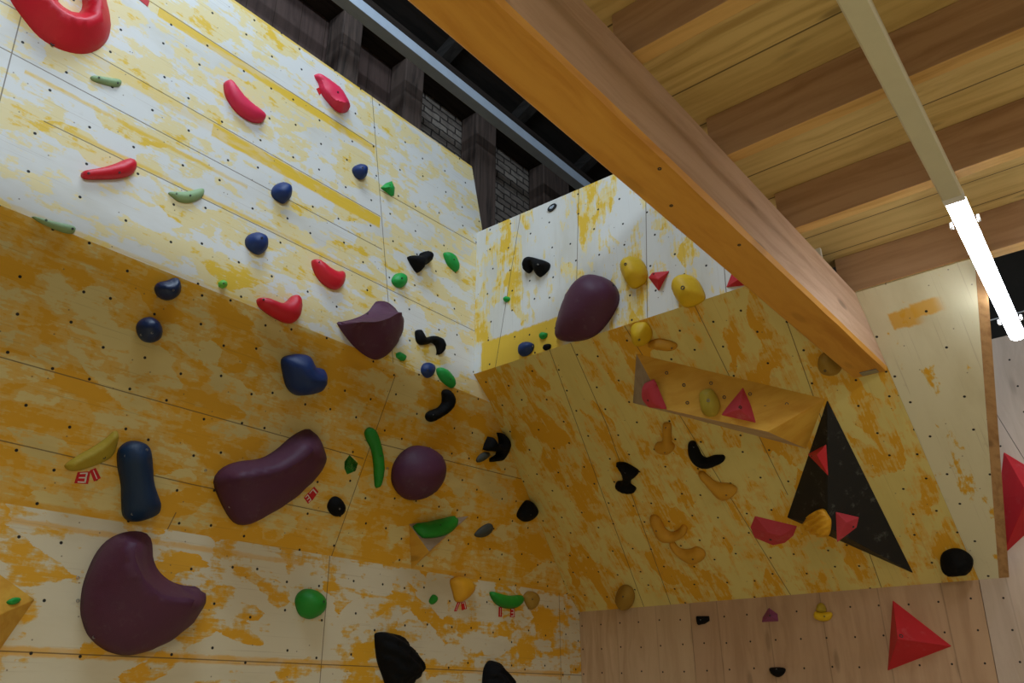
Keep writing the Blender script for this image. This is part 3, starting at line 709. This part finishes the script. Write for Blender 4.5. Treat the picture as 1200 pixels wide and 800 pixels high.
H('slug_hold', 'red curved hold below the blue ones, upper of the pair', GR, LU, [(368, 306), (371, 302.5), (377, 305), (386, 312), (395, 317), (402, 316.5), (405, 321), (404, 331), (399, 337.5), (391, 337), (380, 330), (372, 319)], 0.08, 'red', [(373, 308)], rnd=0.06, foot=0.4, br=0.006)
H('slug_hold', 'red curved hold touching the crease, lower of the pair', GR, LU, [(304, 350), (308, 347.5), (318, 349.5), (330, 354), (338, 352), (344, 346), (349, 344.5), (353.5, 349), (354, 360), (352, 371), (346, 377), (335, 376), (318, 367), (307, 358)], 0.085, 'red', [(309, 351), (350, 350)], rnd=0.06, foot=0.4, br=0.006)
H('macro_hold', 'purple scooped macro overhanging the crease left of the black hooks', GP, LU,
  [(400, 376), (405, 374.5), (420, 371), (435, 364), (442.5, 355), (447, 350.5), (458, 351), (467, 357), (472.5, 365), (474, 381), (470, 398), (462, 411), (452, 418), (443, 419), (430, 412), (415, 398)], 0.20, 'purple', [(431, 368)],
  foot=0.25, ridge=[(402, 377), (420, 377), (440, 377), (455, 373), (466, 367), (471, 366)], rp=(1.5, 0.55), sharp=35, br=0.01)
H('foothold', 'tiny green block foothold at the tip of the scooped purple macro', GG, LU, [(465, 413.5), (468, 412), (476, 417), (474.5, 422.5), (471, 422.5), (465.5, 418)], 0.04, 'green', smooth_outline=False, rnd=0.02)
H('hook_hold', 'black arched hook hold on white wall above the blue and green pair', GK, LU, spine_outline([(494, 388, 3.4), (497, 397, 4.6), (503, 398, 4), (511, 396, 4), (518, 400, 4.8), (520, 407, 4.2), (519, 411, 3)]), 0.09, 'black', foot=0.5)
H('round_hold', 'small round blue hold beside the green oval at the crease', GB, LU, [(495, 431), (498, 425.5), (503, 424.5), (508.5, 428), (509.5, 435), (506, 441), (501, 442), (496, 437)], 0.06, 'blue', [(502, 433)], rnd=0.05, br=0.006)
H('oval_hold', 'green oval hold at the crease above the black question mark hold', GG, LU, [(513, 432), (516, 430), (523, 432.5), (530, 440), (533.5, 448), (532, 454), (527, 452.5), (519, 446), (514, 438)], 0.06, 'green', [(528, 444)], rnd=0.05, br=0.006)
H('foothold', 'tiny lime green cube foothold above the crease', GG, LU, [(256.5, 330.5), (261, 327.5), (266.5, 331), (266, 335.5), (262, 337.5), (257, 335)], 0.035, 'lime', [(262, 332)], smooth_outline=False, rnd=0.02, br=0.005)

# --- left overhang
H('round_hold', 'round dark blue hold tucked just under the crease, upper of two', GB, LM, [(183, 338), (187, 331), (197, 328.5), (208, 325), (212, 333), (211.5, 343), (205, 350), (196, 351.5), (187, 347)], 0.085, 'navy', [(203, 340), (190, 347)], rnd=0.06, bmat=M['steelbolt'], br=0.006)
H('round_hold', 'round dark blue hold on yellow overhang, lower of two', GB, LM, [(161.5, 383), (166, 375), (176, 371), (185, 375), (190.5, 385), (189, 396), (180, 401.5), (170, 399.5), (164, 393)], 0.085, 'navy', [(178, 390), (168, 392)], rnd=0.06, bmat=M['steelbolt'], br=0.006)
H('jug_hold', 'blue notched jug hold alone in the middle of the yellow overhang', 'blue jugs', LM,
  [(335, 421), (345, 415.5), (357, 414.5), (365.5, 417), (368.5, 425), (371, 430.5), (379, 431), (382.5, 437), (382, 449), (377, 459), (365, 463), (352, 463), (342, 455), (337, 440)], 0.16, 'blue', [(367, 433)], rnd=0.12, foot=0.35, tilt=((352, 420), (370, 460), 0.25))
H('foothold', 'dull yellow crescent hold beside the long dark blue bar', GY, LM, [(76, 546), (90, 535), (109, 524), (124, 514), (133, 506), (138, 505), (139.5, 510), (138, 520), (135, 530), (128, 538), (106, 548), (86, 552)], 0.055, 'olive', [(122, 536)], foot=0.2, ridge=[(86, 545), (108, 534), (124, 524), (136, 512)], rp=(0.7, 0.5))
H('bar_hold', 'long upright dark blue bar hold above the biggest purple macro', 'blue bars', LM,
  [(140, 532), (145, 522.5), (154, 517.3), (164.5, 517), (174, 521), (178.5, 530), (180, 552), (183, 571), (188.5, 586), (188.6, 599), (181, 606), (165, 611.5), (153, 611), (146.5, 604), (145, 588), (144.5, 568), (141, 550)], 0.12, 'teal', [(147, 534), (172, 527), (155, 602)], bmat=M['steelbolt'], rnd=0.10, br=0.007)
H('macro_hold', 'big reclining purple bean macro on the yellow overhang', GP, LM,
  [(257, 566), (262, 554), (274, 545.5), (290, 541), (312, 538), (330, 528), (348, 512.5), (364, 503.5), (372, 504.5), (379, 517), (386, 536), (384.5, 546), (375, 560), (360, 576), (338, 594), (313, 608.5), (298, 616), (285, 616), (275, 607.5), (263, 585)], 0.24, 'purple', [(265, 555), (368, 508), (272, 594)],
  foot=0.3, ridge=[(285, 560), (305, 557), (328, 552), (350, 541), (368, 527)], rp=(0.75, 0.5), bmat=M['steelbolt'])
H('wedge_hold', 'small deep green faceted hold beside the green crescent bar', GG, LM, [(405, 541), (411, 533), (421, 543), (418, 552), (408, 556), (405, 549)], 0.045, 'dkgreen', smooth_outline=False, ridge=[(411, 544)], rp=(0.8, 0.8))
H('bar_hold', 'slender upright green bar hold left of the round purple macro', GG, LM, [(428.5, 507), (432, 501.5), (437, 501), (442, 507), (447, 523), (450, 540), (449.5, 557), (446, 569.5), (441.5, 571.5), (440, 560), (439, 543), (436, 526), (431, 516)], 0.06, 'dkgreen', [(446, 534)], rnd=0.05, br=0.006)
H('hook_hold', 'black question mark hook just below crease on yellow overhang', GK, LM, spine_outline([(526, 461, 5), (528, 468, 6.5), (526.5, 475, 6), (520, 482, 5.5), (513, 485.5, 6), (508.5, 488, 6.5)]), 0.10, 'black', [(509, 486)], foot=0.4, bmat=M['steelbolt'], br=0.005)
H('macro_hold', 'round purple dome macro in the middle of the overhang near the corner', GP, LM, [(467.5, 558), (470, 545), (479, 531.5), (492, 523.5), (506, 523.5), (517.5, 530), (524, 542.5), (522.5, 560), (515, 575), (500, 585.5), (487.5, 587), (476, 580), (469, 569)], 0.22, 'purple', [(474, 551), (489, 583)], rnd=0.22, foot=0.4, bmat=M['steelbolt'], br=0.008)
H('branch_hold', 'black branching hold with curved arms near the inside corner', GK, LM, [(569, 527), (571, 520), (574.7, 511.5), (577.5, 512), (582, 519.5), (588, 520.5), (587.5, 514), (585.5, 507), (589, 507), (595, 513.5), (597, 521), (594, 531), (588, 540), (577, 541.5), (577, 537.5), (584, 533), (585, 529.5), (575, 528.5)], 0.09, 'black', smooth_outline=False, rnd=0.03, dens=1.4, foot=0.4)
H('foothold', 'small charcoal oval foothold under the branching black hold', GK, LM, [(559, 539), (562.5, 533), (569, 529.5), (574, 530.5), (573.5, 535), (567, 540), (561, 541.8)], 0.04, 'grey')
H('knob_hold', 'black pear shaped hold right beside the inside corner crease', GK, LM, [(607.5, 603.5), (611, 595), (618, 586.5), (624, 588), (630, 598), (627, 606), (618, 611.5), (610.5, 608.5)], 0.075, 'black', [(622, 603)], rnd=0.06, br=0.006)
H('foothold', 'small charcoal bean foothold right of the plywood wedge', GK, LM, [(557, 627), (561, 621), (568, 615.5), (575, 613), (578, 617), (576.5, 623), (570, 628.5), (562, 629.7)], 0.045, 'grey')
H('knob_hold', 'small black egg shaped hold below the red numbered tags', GK, LM, [(385, 594), (388, 585.5), (394, 581.5), (400, 584.5), (404.8, 593), (403, 601.5), (396, 605.3), (389, 602)], 0.06, 'black', [(398, 596)], rnd=0.05, bmat=M['steelbolt'], br=0.006)

# plywood wedge on the left overhang and the green hold on its top face
e, V, F = poly_volume('wedge_volume', 'small plywood wedge volume carrying a green hold, left overhang', 'volume', 'plywood volumes', LM, [(479, 613.5), (550, 604), (482, 667)], [((503, 646), 0.17)],
    [(0, 1, 3), (0, 3, 2), (2, 3, 1)], M['volply'], bolts=[((480, 654), 0, 3, 2)])
o = e.children[0]; o.data.materials.append(M['volgrey']); o.data.polygons[0].material_index = 1
TP = tri_plane(V[0], V[1], V[3], LM.n)
H('foothold', 'deep green half moon hold sitting on the plywood wedge', GG, TP, [(484.5, 615.5), (496, 612.5), (514, 608.5), (531, 605), (536, 609), (535.5, 616.5), (526, 624.5), (513, 628.5), (500, 629.5), (494, 627.5)], 0.06, 'dkgreen', [(490, 617), (516, 615)], rnd=0.05, foot=0.2, br=0.005)

# --- lower left wall
H('macro_hold', 'largest purple macro with a scooped bite, low on the left wall', GP, LL,
  [(101.7, 712), (104, 687), (111, 665), (121, 644.6), (135, 629.5), (153, 621.5), (170, 620), (181.5, 624), (186.5, 634), (188, 653), (195, 668), (209, 679.5), (225, 684.5), (238, 685.5), (244.5, 692), (242.5, 705), (233, 723), (214.5, 743.6), (190, 758.7), (165, 766.5), (146, 766), (127, 758.7), (111, 743.6), (104, 726)], 0.30, 'purple', [(115, 672), (107, 701), (120, 745)],
  foot=0.25, ridge=[(160, 636), (158, 655), (168, 680), (190, 700), (215, 706), (228, 703)], rp=(1.25, 0.5), bmat=M['steelbolt'], br=0.009)
H('ball_hold', 'plain round green ball hold on lower left wall', GG, LL, [(351, 706), (353, 696), (361, 689.5), (371, 690), (381, 697), (384.5, 707), (382, 716), (374, 723), (366, 724.5), (356, 719.5)], 0.12, 'dkgreen', [(378, 705)], rnd=0.12, foot=0.4)
H('ridged_macro', 'tall black shell shaped macro with rough ridged edges at the bottom of the photo', GK, LL, [(444.5, 747), (446, 741), (457, 740), (472, 745.5), (481, 756), (490, 765), (497, 780), (495, 788), (486, 800), (475, 808), (460, 806), (453, 790), (447, 772)], 0.17, 'rock', rnd=0.16, rough=0.012, rfreq=18, terr=90, foot=0.3, dens=1.5)
H('ridged_macro', 'second black rough macro peeping over the bottom edge of the photo', GK, LL, [(571, 786), (577, 774), (585, 776), (595, 787), (604, 804), (598, 822), (582, 828), (571, 812)], 0.15, 'rock', rnd=0.14, rough=0.012, rfreq=18, terr=90, foot=0.3, dens=1.5)
H('foothold', 'tiny deep green foothold left of the amber funnel hold', GG, LL, [(503.8, 703), (508, 696.5), (512, 698.5), (512.3, 703.5), (508.5, 707.7), (505, 707)], 0.035, 'dkgreen')
H('funnel_hold', 'amber funnel shaped hold above two red tags at the panel joint', GY, LL, [(530, 681), (533, 676.5), (541, 675), (550, 677.5), (556.5, 687), (555, 694), (545, 704), (536.5, 704), (533, 693)], 0.08, 'amber', [(551.5, 695)], rnd=0.07, foot=0.35, br=0.006)
H('smile_hold', 'green half moon hold like a smile above two red tags', GG, LL, [(576, 693.5), (580, 692.8), (590, 696), (600, 697.3), (610, 696.7), (614, 699), (613, 705), (606, 712), (593, 712), (583, 707), (577.5, 699)], 0.07, 'dkgreen', rnd=0.05, foot=0.35)
H('round_hold', 'small mud coloured round hold right of the green smile', GO, LL, [(615, 698), (620, 692.5), (627, 693.5), (632, 701), (629, 710), (623, 714), (617.5, 707)], 0.06, 'mud', [(624, 702)], rnd=0.05, br=0.006)
e, V, F = poly_volume('wedge_volume', 'plywood wedge volume poking in from the left edge of the photo', 'volume', 'plywood volumes', LL, [(41, 702), (-45, 640), (-30, 805)], [((-30, 733), 0.22)],
    [(0, 1, 3), (0, 3, 2), (2, 3, 1)], M['volply'])
o = e.children[0]; o.data.materials.append(M['volgrey']); 
TP = tri_plane(V[0], V[1], V[3], LL.n)
H('foothold', 'tiny bright green hold on the wedge at the left edge', GG, TP, [(9, 704), (14, 700.5), (21, 700.5), (24.5, 703), (20, 706.5), (13, 707)], 0.03, 'green')

# --- upper right white wall
H('hook_hold', 'black hook hold on the right white wall below the badge', GK, RU, [(611.5, 313), (614.5, 302), (621, 300), (630, 302), (639, 305), (640.5, 310), (636, 317), (628, 322), (624.5, 316), (622, 310), (618.5, 316), (614, 317.3)], 0.10, 'black', [(631, 310)], rnd=0.05, foot=0.5, bmat=M['steelbolt'], br=0.006)
H('foothold', 'tiny green foothold high beside the white corner', GG, RU, [(590, 350), (593.5, 347), (597, 348.5), (596, 352), (591.5, 353.5)], 0.035, 'green')
H('foothold', 'tiny green foothold on the yellow strip left of the purple teardrop', GG, RU, [(632, 392.5), (635, 389.2), (640.5, 390), (640, 394), (636, 397), (632.5, 396)], 0.035, 'green')
H('round_hold', 'round blue hold on the yellow strip at the foot of the white corner', GB, RU, [(607.3, 410), (610, 403), (617, 400), (624, 402.5), (622.5, 410), (616, 415.8), (609, 416)], 0.065, 'blue', [(621, 404)], rnd=0.05, bmat=M['steelbolt'], br=0.006)
H('foothold', 'tiny black foothold between the blue hold and purple teardrop', GK, RU, [(636, 408), (638.5, 403.5), (644.5, 402.8), (644.5, 407.5), (639, 410.3)], 0.03, 'black')
H('macro_hold', 'purple teardrop macro on the right white wall', GP, RU, [(647.5, 391), (650, 380), (662, 348), (677, 328), (692, 321), (709, 324.5), (718.5, 335), (721, 348), (714, 365), (700, 384), (685, 394), (665, 397.5), (651, 395.5)], 0.19, 'purple', [(713, 331)],
  foot=0.3, rnd=0.20, tilt=((655, 392), (712, 330), 0.25), br=0.008)
H('ball_hold', 'yellow round hold left of the small red triangle', GY, RU, [(725.5, 312), (731, 302), (741, 299), (750, 304), (755, 318), (751, 329), (738, 335.5), (731, 328)], 0.13, 'yellow', [(733, 309.5)], rnd=0.10, foot=0.4, br=0.011)
H('doughnut_hold', 'yellow round hold with a dimple right of the small red triangle', GY, RU, [(785.5, 336), (789, 326), (799, 320), (810, 322), (818, 332), (822.5, 345), (815, 353), (800, 357.5), (791, 350)], 0.13, 'yellow', [(800, 337)], rnd=0.10, foot=0.4, br=0.014)
poly_volume('wedge_hold', 'small red triangular hold between the two yellow balls', HC, GR, RU, [(759.5, 325), (764.5, 319), (785, 317), (772, 341.5)], [((771, 327), 0.06)], [(0, 1, 4), (1, 2, 4), (2, 3, 4), (3, 0, 4)], M['volred'], bolts=[((766, 321), 0, 1, 4)], br=0.007)
poly_volume('wedge_hold', 'red triangular hold half hidden by the beam at the white ledge', HC, GR, RU, [(850.5, 337), (858, 318), (885, 312), (880, 334)], [((866, 327), 0.06)], [(0, 1, 4), (1, 2, 4), (2, 3, 4), (3, 0, 4)], M['volred'])
e = empty('badge', RU.at(*RU.uv((647.5, 243.5)), 0.0)); tag(e, 'small dark oval badge near the top edge of the right white wall', 'badge')
cpt = RU.uv((647.5, 243.5)); ax = (RU.uv((652.5, 240)) - cpt); ay = Vector((-ax.y, ax.x)) * 0.62
def disc(pl, c, ax, ay, k, h0, h1, name, mat, parent, n=24):
    V = [pl.at(*(c + ax * (k * math.cos(2 * math.pi * i / n)) + ay * (k * math.sin(2 * math.pi * i / n))), h) for h in (h0, h1) for i in range(n)]
    F = [(i, (i + 1) % n, n + (i + 1) % n, n + i) for i in range(n)] + [tuple(range(n, 2 * n)), tuple(range(n - 1, -1, -1))]
    return link_mesh(name, V, F, mat, parent)
disc(RU, cpt, ax, ay, 1.0, 0, 0.012, 'plate', M['badge'], e)
for (a, b, k) in ((-0.15, 0.1, 0.36), (0.28, 0.05, 0.28), (0.02, -0.25, 0.26)): disc(RU, cpt + ax * a + ay * b, ax, ay, k, 0.012, 0.014, 'emblem', M['girder'], e)

# --- right overhang
H('ball_hold', 'yellow hold hanging under the white ledge, beside an ochre peg', GY, RM, [(737.5, 388), (741, 382.5), (749, 380.5), (756, 381.5), (762, 391), (761, 401), (751, 407), (741, 404)], 0.12, 'yellow', [(749, 398)], rnd=0.10, foot=0.4)
H('peg_hold', 'ochre peg hold beside the yellow ball under the white ledge', GO, RM, spine_outline([(763, 404, 4), (772, 404, 6), (784, 406, 5.5), (789, 406.5, 4)]), 0.07, 'ochre', [(787, 408)], br=0.006)
H('round_hold', 'ochre disc hold on overhang beside the end of the beam', GO, RM, [(957.5, 427), (961, 418.5), (969, 416), (978, 421), (986, 431), (982, 439), (970, 441), (960, 436)], 0.09, 'mud', [(967, 434)], rnd=0.07, foot=0.4)
poly_volume('wedge_hold', 'red hold peeping out under the beam on the overhang', HC, GR, RM, [(899, 357), (903, 350), (927, 356), (916, 369)], [((912, 360), 0.06)], [(0, 1, 4), (1, 2, 4), (2, 3, 4), (3, 0, 4)], M['volred'])
e, VB, FB = poly_volume('box_volume', 'long trapezoid plywood volume glazed amber, carrying red and yellow holds', 'volume', 'plywood volumes', RM,
    [(745.5, 414), (967, 467), (945, 526), (741.5, 472)], [((781, 480), 0.24), ((900, 506), 0.24)], [(0, 1, 5, 4), (0, 4, 3), (1, 2, 5), (3, 4, 5, 2)], M['volply'], bevel=0.003,
    bolts=[((b[0] / 4 + 700, b[1] / 4 + 330), 0, 1, 4) for b in ((325, 427), (406, 484), (533, 475), (422, 567), (595, 541), (716, 526), (787, 588), (888, 574))], br=0.012)
o = e.children[0]; o.data.materials.append(M['volgrey']); o.data.materials.append(M['volraw'])
for p, k in zip(o.data.polygons, (0, 1, 0, 2)): p.material_index = k
MP = tri_plane(VB[0], VB[1], VB[4], RM.n); SP = tri_plane(VB[0], VB[4], VB[3], RM.n)
H('jug_hold', 'rose red rounded hold on the left end of the amber plywood volume', GR, SP, [(754, 457), (756.5, 448), (765, 444.5), (768, 450), (780, 479.5), (763, 477.5), (755, 467)], 0.06, 'volrose', [(759.5, 469)], smooth_outline=False, rnd=0.05, foot=0.2, br=0.008)
H('oval_hold', 'olive yellow oval hold in the middle of the amber plywood volume', GY, MP, [(819.5, 461), (829, 455), (837, 458), (844, 473), (840.5, 485), (831, 488), (822, 481)], 0.07, 'olive', [(830, 469)], rnd=0.06, foot=0.3, bmat=M['steelbolt'], br=0.011)
poly_volume('pyramid_hold', 'rose red pyramid hold standing on the amber plywood volume', HC, GR, MP, [(871, 453), (891, 499.5), (843, 487)], [((866.5, 479), 0.08)], [(0, 1, 3), (1, 2, 3), (2, 0, 3)], M['volrose'], bolts=[((867.5, 477), 0, 1, 3)], br=0.012)
H('peg_hold', 'ochre upright peg hold with a wide foot below the amber volume', GO, RM, [(776, 499), (779, 496.5), (783, 496.5), (786, 499), (786.5, 518), (790, 523), (788.5, 529), (781, 533), (771, 531), (766, 526), (769, 520), (775.5, 517)], 0.07, 'ochre', [(780, 501), (779, 530)], br=0.005)
H('hook_hold', 'black crescent hook on the overhang above an ochre crescent', GK, RM, spine_outline([(810, 524, 5), (812, 531, 6.5), (817, 540, 6), (826, 544.5, 5.5), (837, 541.5, 5.5), (845, 539.5, 3.8)]), 0.09, 'black', [(812, 525)], foot=0.4, bmat=M['steelbolt'], br=0.005)
H('spool_hold', 'black spool shaped hold on the pale yellow overhang', GK, RM, [(720.5, 545), (730, 544.3), (740, 549), (747.5, 554.5), (745, 559), (739, 564), (738, 569.5), (744, 574), (742.5, 578), (734, 578), (724, 574.5), (720, 570), (722, 566.5), (728, 565.5), (729, 559), (726, 551)], 0.09, 'black', [(733, 553)], rnd=0.05, foot=0.4, br=0.006)
H('crescent_hold', 'ochre crescent hold directly under the black crescent hook', GO, RM, [(818, 556.5), (823, 553.5), (831, 560), (840, 566.5), (855, 568), (863.5, 573.5), (860, 581), (848, 586), (840, 582.5), (829, 570)], 0.07, 'ochre', [(851, 580)], rnd=0.05, br=0.006)
H('crescent_hold', 'ochre U shaped hold, upper of the stepped pair', GO, RM, [(761, 608), (766, 604.5), (773, 608.5), (779, 620), (786, 624.5), (794, 622), (799, 616.5), (804, 618.5), (803, 627), (789, 634.5), (775, 634), (767, 625)], 0.07, 'ochre', [(769, 622)], rnd=0.05, br=0.006)
H('crescent_hold', 'ochre U shaped hold, lower of the stepped pair', GO, RM, [(784, 637), (788, 634.5), (796, 643.5), (807, 645), (816, 642), (825, 647), (825, 655), (811, 660.5), (798, 654), (788, 645)], 0.07, 'ochre', [(812, 655)], rnd=0.05, br=0.006)
poly_volume('half_disc_hold', 'rose red faceted half disc left of the black volume', HC, GR, RM, [(884.5, 604), (934.5, 616), (930, 627.5), (920, 636), (906, 639), (884, 630), (879, 617.5)], [((900, 624), 0.07), ((915, 628), 0.07)],
    [(0, 1, 8, 7), (1, 2, 8), (2, 3, 8), (3, 4, 7, 8), (4, 5, 7), (5, 6, 7), (6, 0, 7)], M['volrose'], bolts=[((903, 632), 3, 4, 7)], br=0.01)
e, VK, FK = poly_volume('black_volume', 'big black triangular pyramid volume with chalk scuffs on the overhang', 'volume', None, RM, [(969.5, 467), (1071, 672), (922, 606)], [((970, 617), 0.25)],
    [(0, 1, 3), (1, 2, 3), (2, 0, 3)], M['volblack'], bevel=0.005)
LFace = tri_plane(VK[2], VK[0], VK[3], RM.n); RFace = tri_plane(VK[0], VK[1], VK[3], RM.n); BFace = tri_plane(VK[1], VK[2], VK[3], RM.n)
poly_volume('wedge_hold', 'red triangle hold upper on the black volume', HC, GR, LFace, [(946, 532), (968.5, 520), (971, 558)], [((957, 533), 0.06)], [(0, 1, 3), (1, 2, 3), (2, 0, 3)], M['volred'], bolts=[((951, 534), 2, 0, 3)], br=0.007)
H('shell_hold', 'amber yellow ribbed shell hold on the black volume', GY, LFace, [(941.5, 612), (950, 602), (962, 596), (968, 603), (972, 611), (970, 626), (963, 630), (953, 626), (946, 621)], 0.055, 'amber', rnd=0.045, rough=0.012, rfreq=22, terr=160, foot=0.3, dens=1.4)
poly_volume('wedge_hold', 'rose red wedge hold lower on the black volume', HC, GR, RFace, [(979, 599), (1007, 605.5), (1004, 618), (980.5, 636)], [((992, 612), 0.05)], [(0, 1, 4), (1, 2, 4), (2, 3, 4), (3, 0, 4)], M['volrose'], bolts=[((1000, 617), 1, 2, 4)], br=0.007)
H('knob_hold', 'black rough boulder hold at the lower right corner of the overhang', GK, RM, [(1101.5, 662), (1105, 652.5), (1116, 647.5), (1128, 649), (1138, 656), (1141, 664), (1135, 672), (1118, 675), (1105, 672)], 0.13, 'rock', rnd=0.11, rough=0.012, rfreq=22, foot=0.35, dens=1.3)
H('ball_hold', 'ochre ball hold at the bottom edge of the overhang above raw plywood', GO, RM, [(720, 704), (724, 692.5), (732, 688.5), (740, 693), (742.5, 704), (738, 713.5), (727, 714)], 0.10, 'mud', [(730, 699)], rnd=0.08, foot=0.4, br=0.006)

# --- lower right raw plywood
H('block_hold', 'small black block hold at the top of the raw plywood, beside the joint', GK, RL, [(816, 721.5), (830, 721.5), (830.5, 727), (825, 730.5), (817.5, 732)], 0.06, 'black', [(821, 726)], smooth_outline=False, rnd=0.02, bmat=M['steelbolt'], br=0.005)
poly_volume('wedge_hold', 'small mauve triangular hold on the raw plywood', HC, 'mauve holds', RL, [(892.5, 729), (893.5, 723), (901, 711.5), (911.5, 719), (912.5, 728)], [((902, 721), 0.07)], [(0, 1, 5), (1, 2, 5), (2, 3, 5), (3, 4, 5), (4, 0, 5)], M['mauve'], bolts=[((902, 721), 1, 2, 5)], br=0.007)
e, sh = H('two_tone_hold', 'small yellow and olive hold right of the mauve triangle', GY, RL, [(953.5, 724), (954, 716), (962, 717), (972, 716.5), (974.5, 720), (971, 726), (962, 727.5)], 0.06, 'yellow', [(966, 722)], rnd=0.05, foot=0.4, br=0.006)
s2 = Shape(RL, [(955.5, 714), (958, 707), (962, 706), (966, 710), (967, 716), (961, 718)], 0.07, rnd=0.05, foot=0.4); o = s2.mesh('cap', M['olive'], e); o['label'] = 'olive green cap'
H('dome_hold', 'glossy black half dome hold low on the raw plywood', GK, RL, [(901, 783), (906, 781.5), (914, 781.5), (919, 783), (919, 787), (915, 791.5), (910, 793), (904, 790)], 0.07, 'black', [(910, 784)], rnd=0.05, foot=0.3, bmat=M['steelbolt'], br=0.005)
poly_volume('pyramid_volume', 'large red pyramid volume on the plywood under the overhang', 'volume', 'red pyramid volumes', RL, [(1046, 702.5), (1116, 757), (1040, 786)], [((1052, 748), 0.20)], [(0, 1, 3), (1, 2, 3), (2, 0, 3)], M['volred'], bolts=[((1056, 745), 0, 1, 3)], br=0.014)
poly_volume('pyramid_volume', 'large red pyramid volume beside the edge batten, cut by the right edge of the photo', 'volume', 'red pyramid volumes', RL, [(1176, 529), (1255, 577), (1174, 652), (1170, 583)], [((1205, 580), 0.2)], [(0, 1, 4), (1, 2, 4), (2, 3, 4), (3, 0, 4)], M['volred'])

# ------------------------------------------------------------------ red number tags
def glyph(ch, w, h):
    """stroked digits as thin bars (x0,y0,x1,y1) in a unit box"""
    seg = {'a': (0.2, 0.82, 0.8, 0.92), 'g': (0.2, 0.45, 0.8, 0.55), 'd': (0.2, 0.08, 0.8, 0.18), 'b': (0.68, 0.5, 0.8, 0.9), 'c': (0.68, 0.1, 0.8, 0.5), 'f': (0.2, 0.5, 0.32, 0.9), 'e': (0.2, 0.1, 0.32, 0.5), 'i': (0.44, 0.1, 0.56, 0.9)}
    return [seg[k] for k in {'3': 'agdbc', '1': 'i', '7': 'abc'}[ch]]
def number_tag(label, pl, quad, ch, h=0.0):
    """flat printed tag with its four corners in photo pixels: bottom left, bottom right, top right, top left"""
    q = [pl.uv(p, h) for p in quad]
    def at(x, y): return q[0].lerp(q[1], x).lerp(q[3].lerp(q[2], x), y)
    c = at(.5, .5); e = empty('number_tag', pl.at(c.x, c.y, h)); tag(e, label, 'tag', 'red number tags')
    def plate(name, rects, h0, h1, m):
        V, F = [], []
        for (a, b, cx, d) in rects:
            n = len(V)
            V += [pl.at(*at(x, y), hh) for hh in (h0, h1) for x, y in ((a, b), (cx, b), (cx, d), (a, d))]
            F += [tuple(n + i for i in f) for f in BOXF]
        return link_mesh(name, V, F, m, e)
    plate('plate', [(0, 0, 1, 1)], h, h + 0.0025, M['tag'])
    if ch: plate('numeral', glyph(ch, 1, 1), h + 0.0025, h + 0.0035, M['ink'])
number_tag('larger red tag with a 3 under the dull yellow crescent hold', LM, [(87, 566), (103, 567), (106, 552), (91, 553)], '3')
number_tag('smaller tilted red tag with a 1 under the dull yellow crescent hold', LM, [(110, 564), (118, 560), (112, 548), (105, 551)], '1')
number_tag('red tag with a 7 below the purple bean, upper of two', LM, [(366, 586), (373, 576), (368, 570), (360, 579)], '7')
number_tag('red tag with a 3 below the purple bean, lower of two', LM, [(361, 590), (366, 585), (361, 577), (356, 583)], '3')
number_tag('slim slanted red tag under amber funnel hold, left of two', LL, [(532, 716), (535, 716), (539.5, 705), (536, 705)], '1')
number_tag('red tag with a 7 under amber funnel hold, right of two', LL, [(541, 715), (547, 713), (545, 704.5), (540, 705.5)], '7')
number_tag('slim red tag under the green smile hold, left of two', LL, [(584, 722.5), (588, 722.5), (588, 711), (584.5, 711)], '1')
number_tag('red tag with a 3 under the green smile hold, right of two', LL, [(597.5, 723), (603, 723), (603, 712.5), (598, 712.5)], '3')
number_tag('small pink red tag at the top edge of the photo on the white wall', LU, [(162, -1), (173, 8), (175, 2), (165, -7)], '')
number_tag('tiny red tag tucked behind the pinkish red clam hold', LU, [(374, 111.5), (378, 107.5), (375, 102), (370.5, 104)], '')
# ------------------------------------------------------------------ light
def area(name, loc, target, sx, sy, power, col, spread=180):
    l = bpy.data.lights.new(name, 'AREA'); l.shape = 'RECTANGLE'; l.size = sx; l.size_y = sy; l.energy = power; l.color = col; l.spread = math.radians(spread)
    o = bpy.data.objects.new(name, l); COL.objects.link(o)
    d = Vector(target) - Vector(loc); o.rotation_euler = d.to_track_quat('-Z', 'Y').to_euler(); o.location = loc
    return o
area('rooflight', (-2.1, 0.9, 8.6), (-2.1, 1.0, 0), 1.6, 3.0, P_SKY, (0.70, 0.85, 1.0))
area('high_window', (3.5, -1.0, 8.2), (-3.5, -1.0, 4.8), 5.0, 0.5, P_WIN, (0.70, 0.85, 1.0), 150)
area('added_fill_strip', (1.4, -1.4, 3.62), (1.4, -1.4, 0), 0.2, 3.0, P_MEZ, (1.0, 0.95, 0.84))  # unseen fill light, added to lift the ceiling by floor bounce
for yy_ in (3.4, 4.1):
    l = bpy.data.lights.new('added_fill_point', 'POINT'); l.energy = P_MEZ * 0.11; l.color = (1.0, 0.90, 0.76); l.shadow_soft_size = 0.08
    o = bpy.data.objects.new('added_fill_point', l); COL.objects.link(o); o.location = (2.3, yy_, 3.45)  # unseen fill points, added to brighten the beam side and joists
wd = bpy.data.worlds.new('world'); SC.world = wd; wd.use_nodes = True
wd.node_tree.nodes['Background'].inputs[0].default_value = (0.75, 0.85, 1.0, 1); wd.node_tree.nodes['Background'].inputs[1].default_value = P_AMB
SC.view_settings.view_transform = 'Standard'; SC.view_settings.look = 'None'; SC.view_settings.gamma = 1.0
SC.view_settings.exposure = EXPO; SC.view_settings.use_curve_mapping = False
SC.cycles.max_bounces = 8; SC.cycles.diffuse_bounces = 5
SC.cycles.use_denoising = True
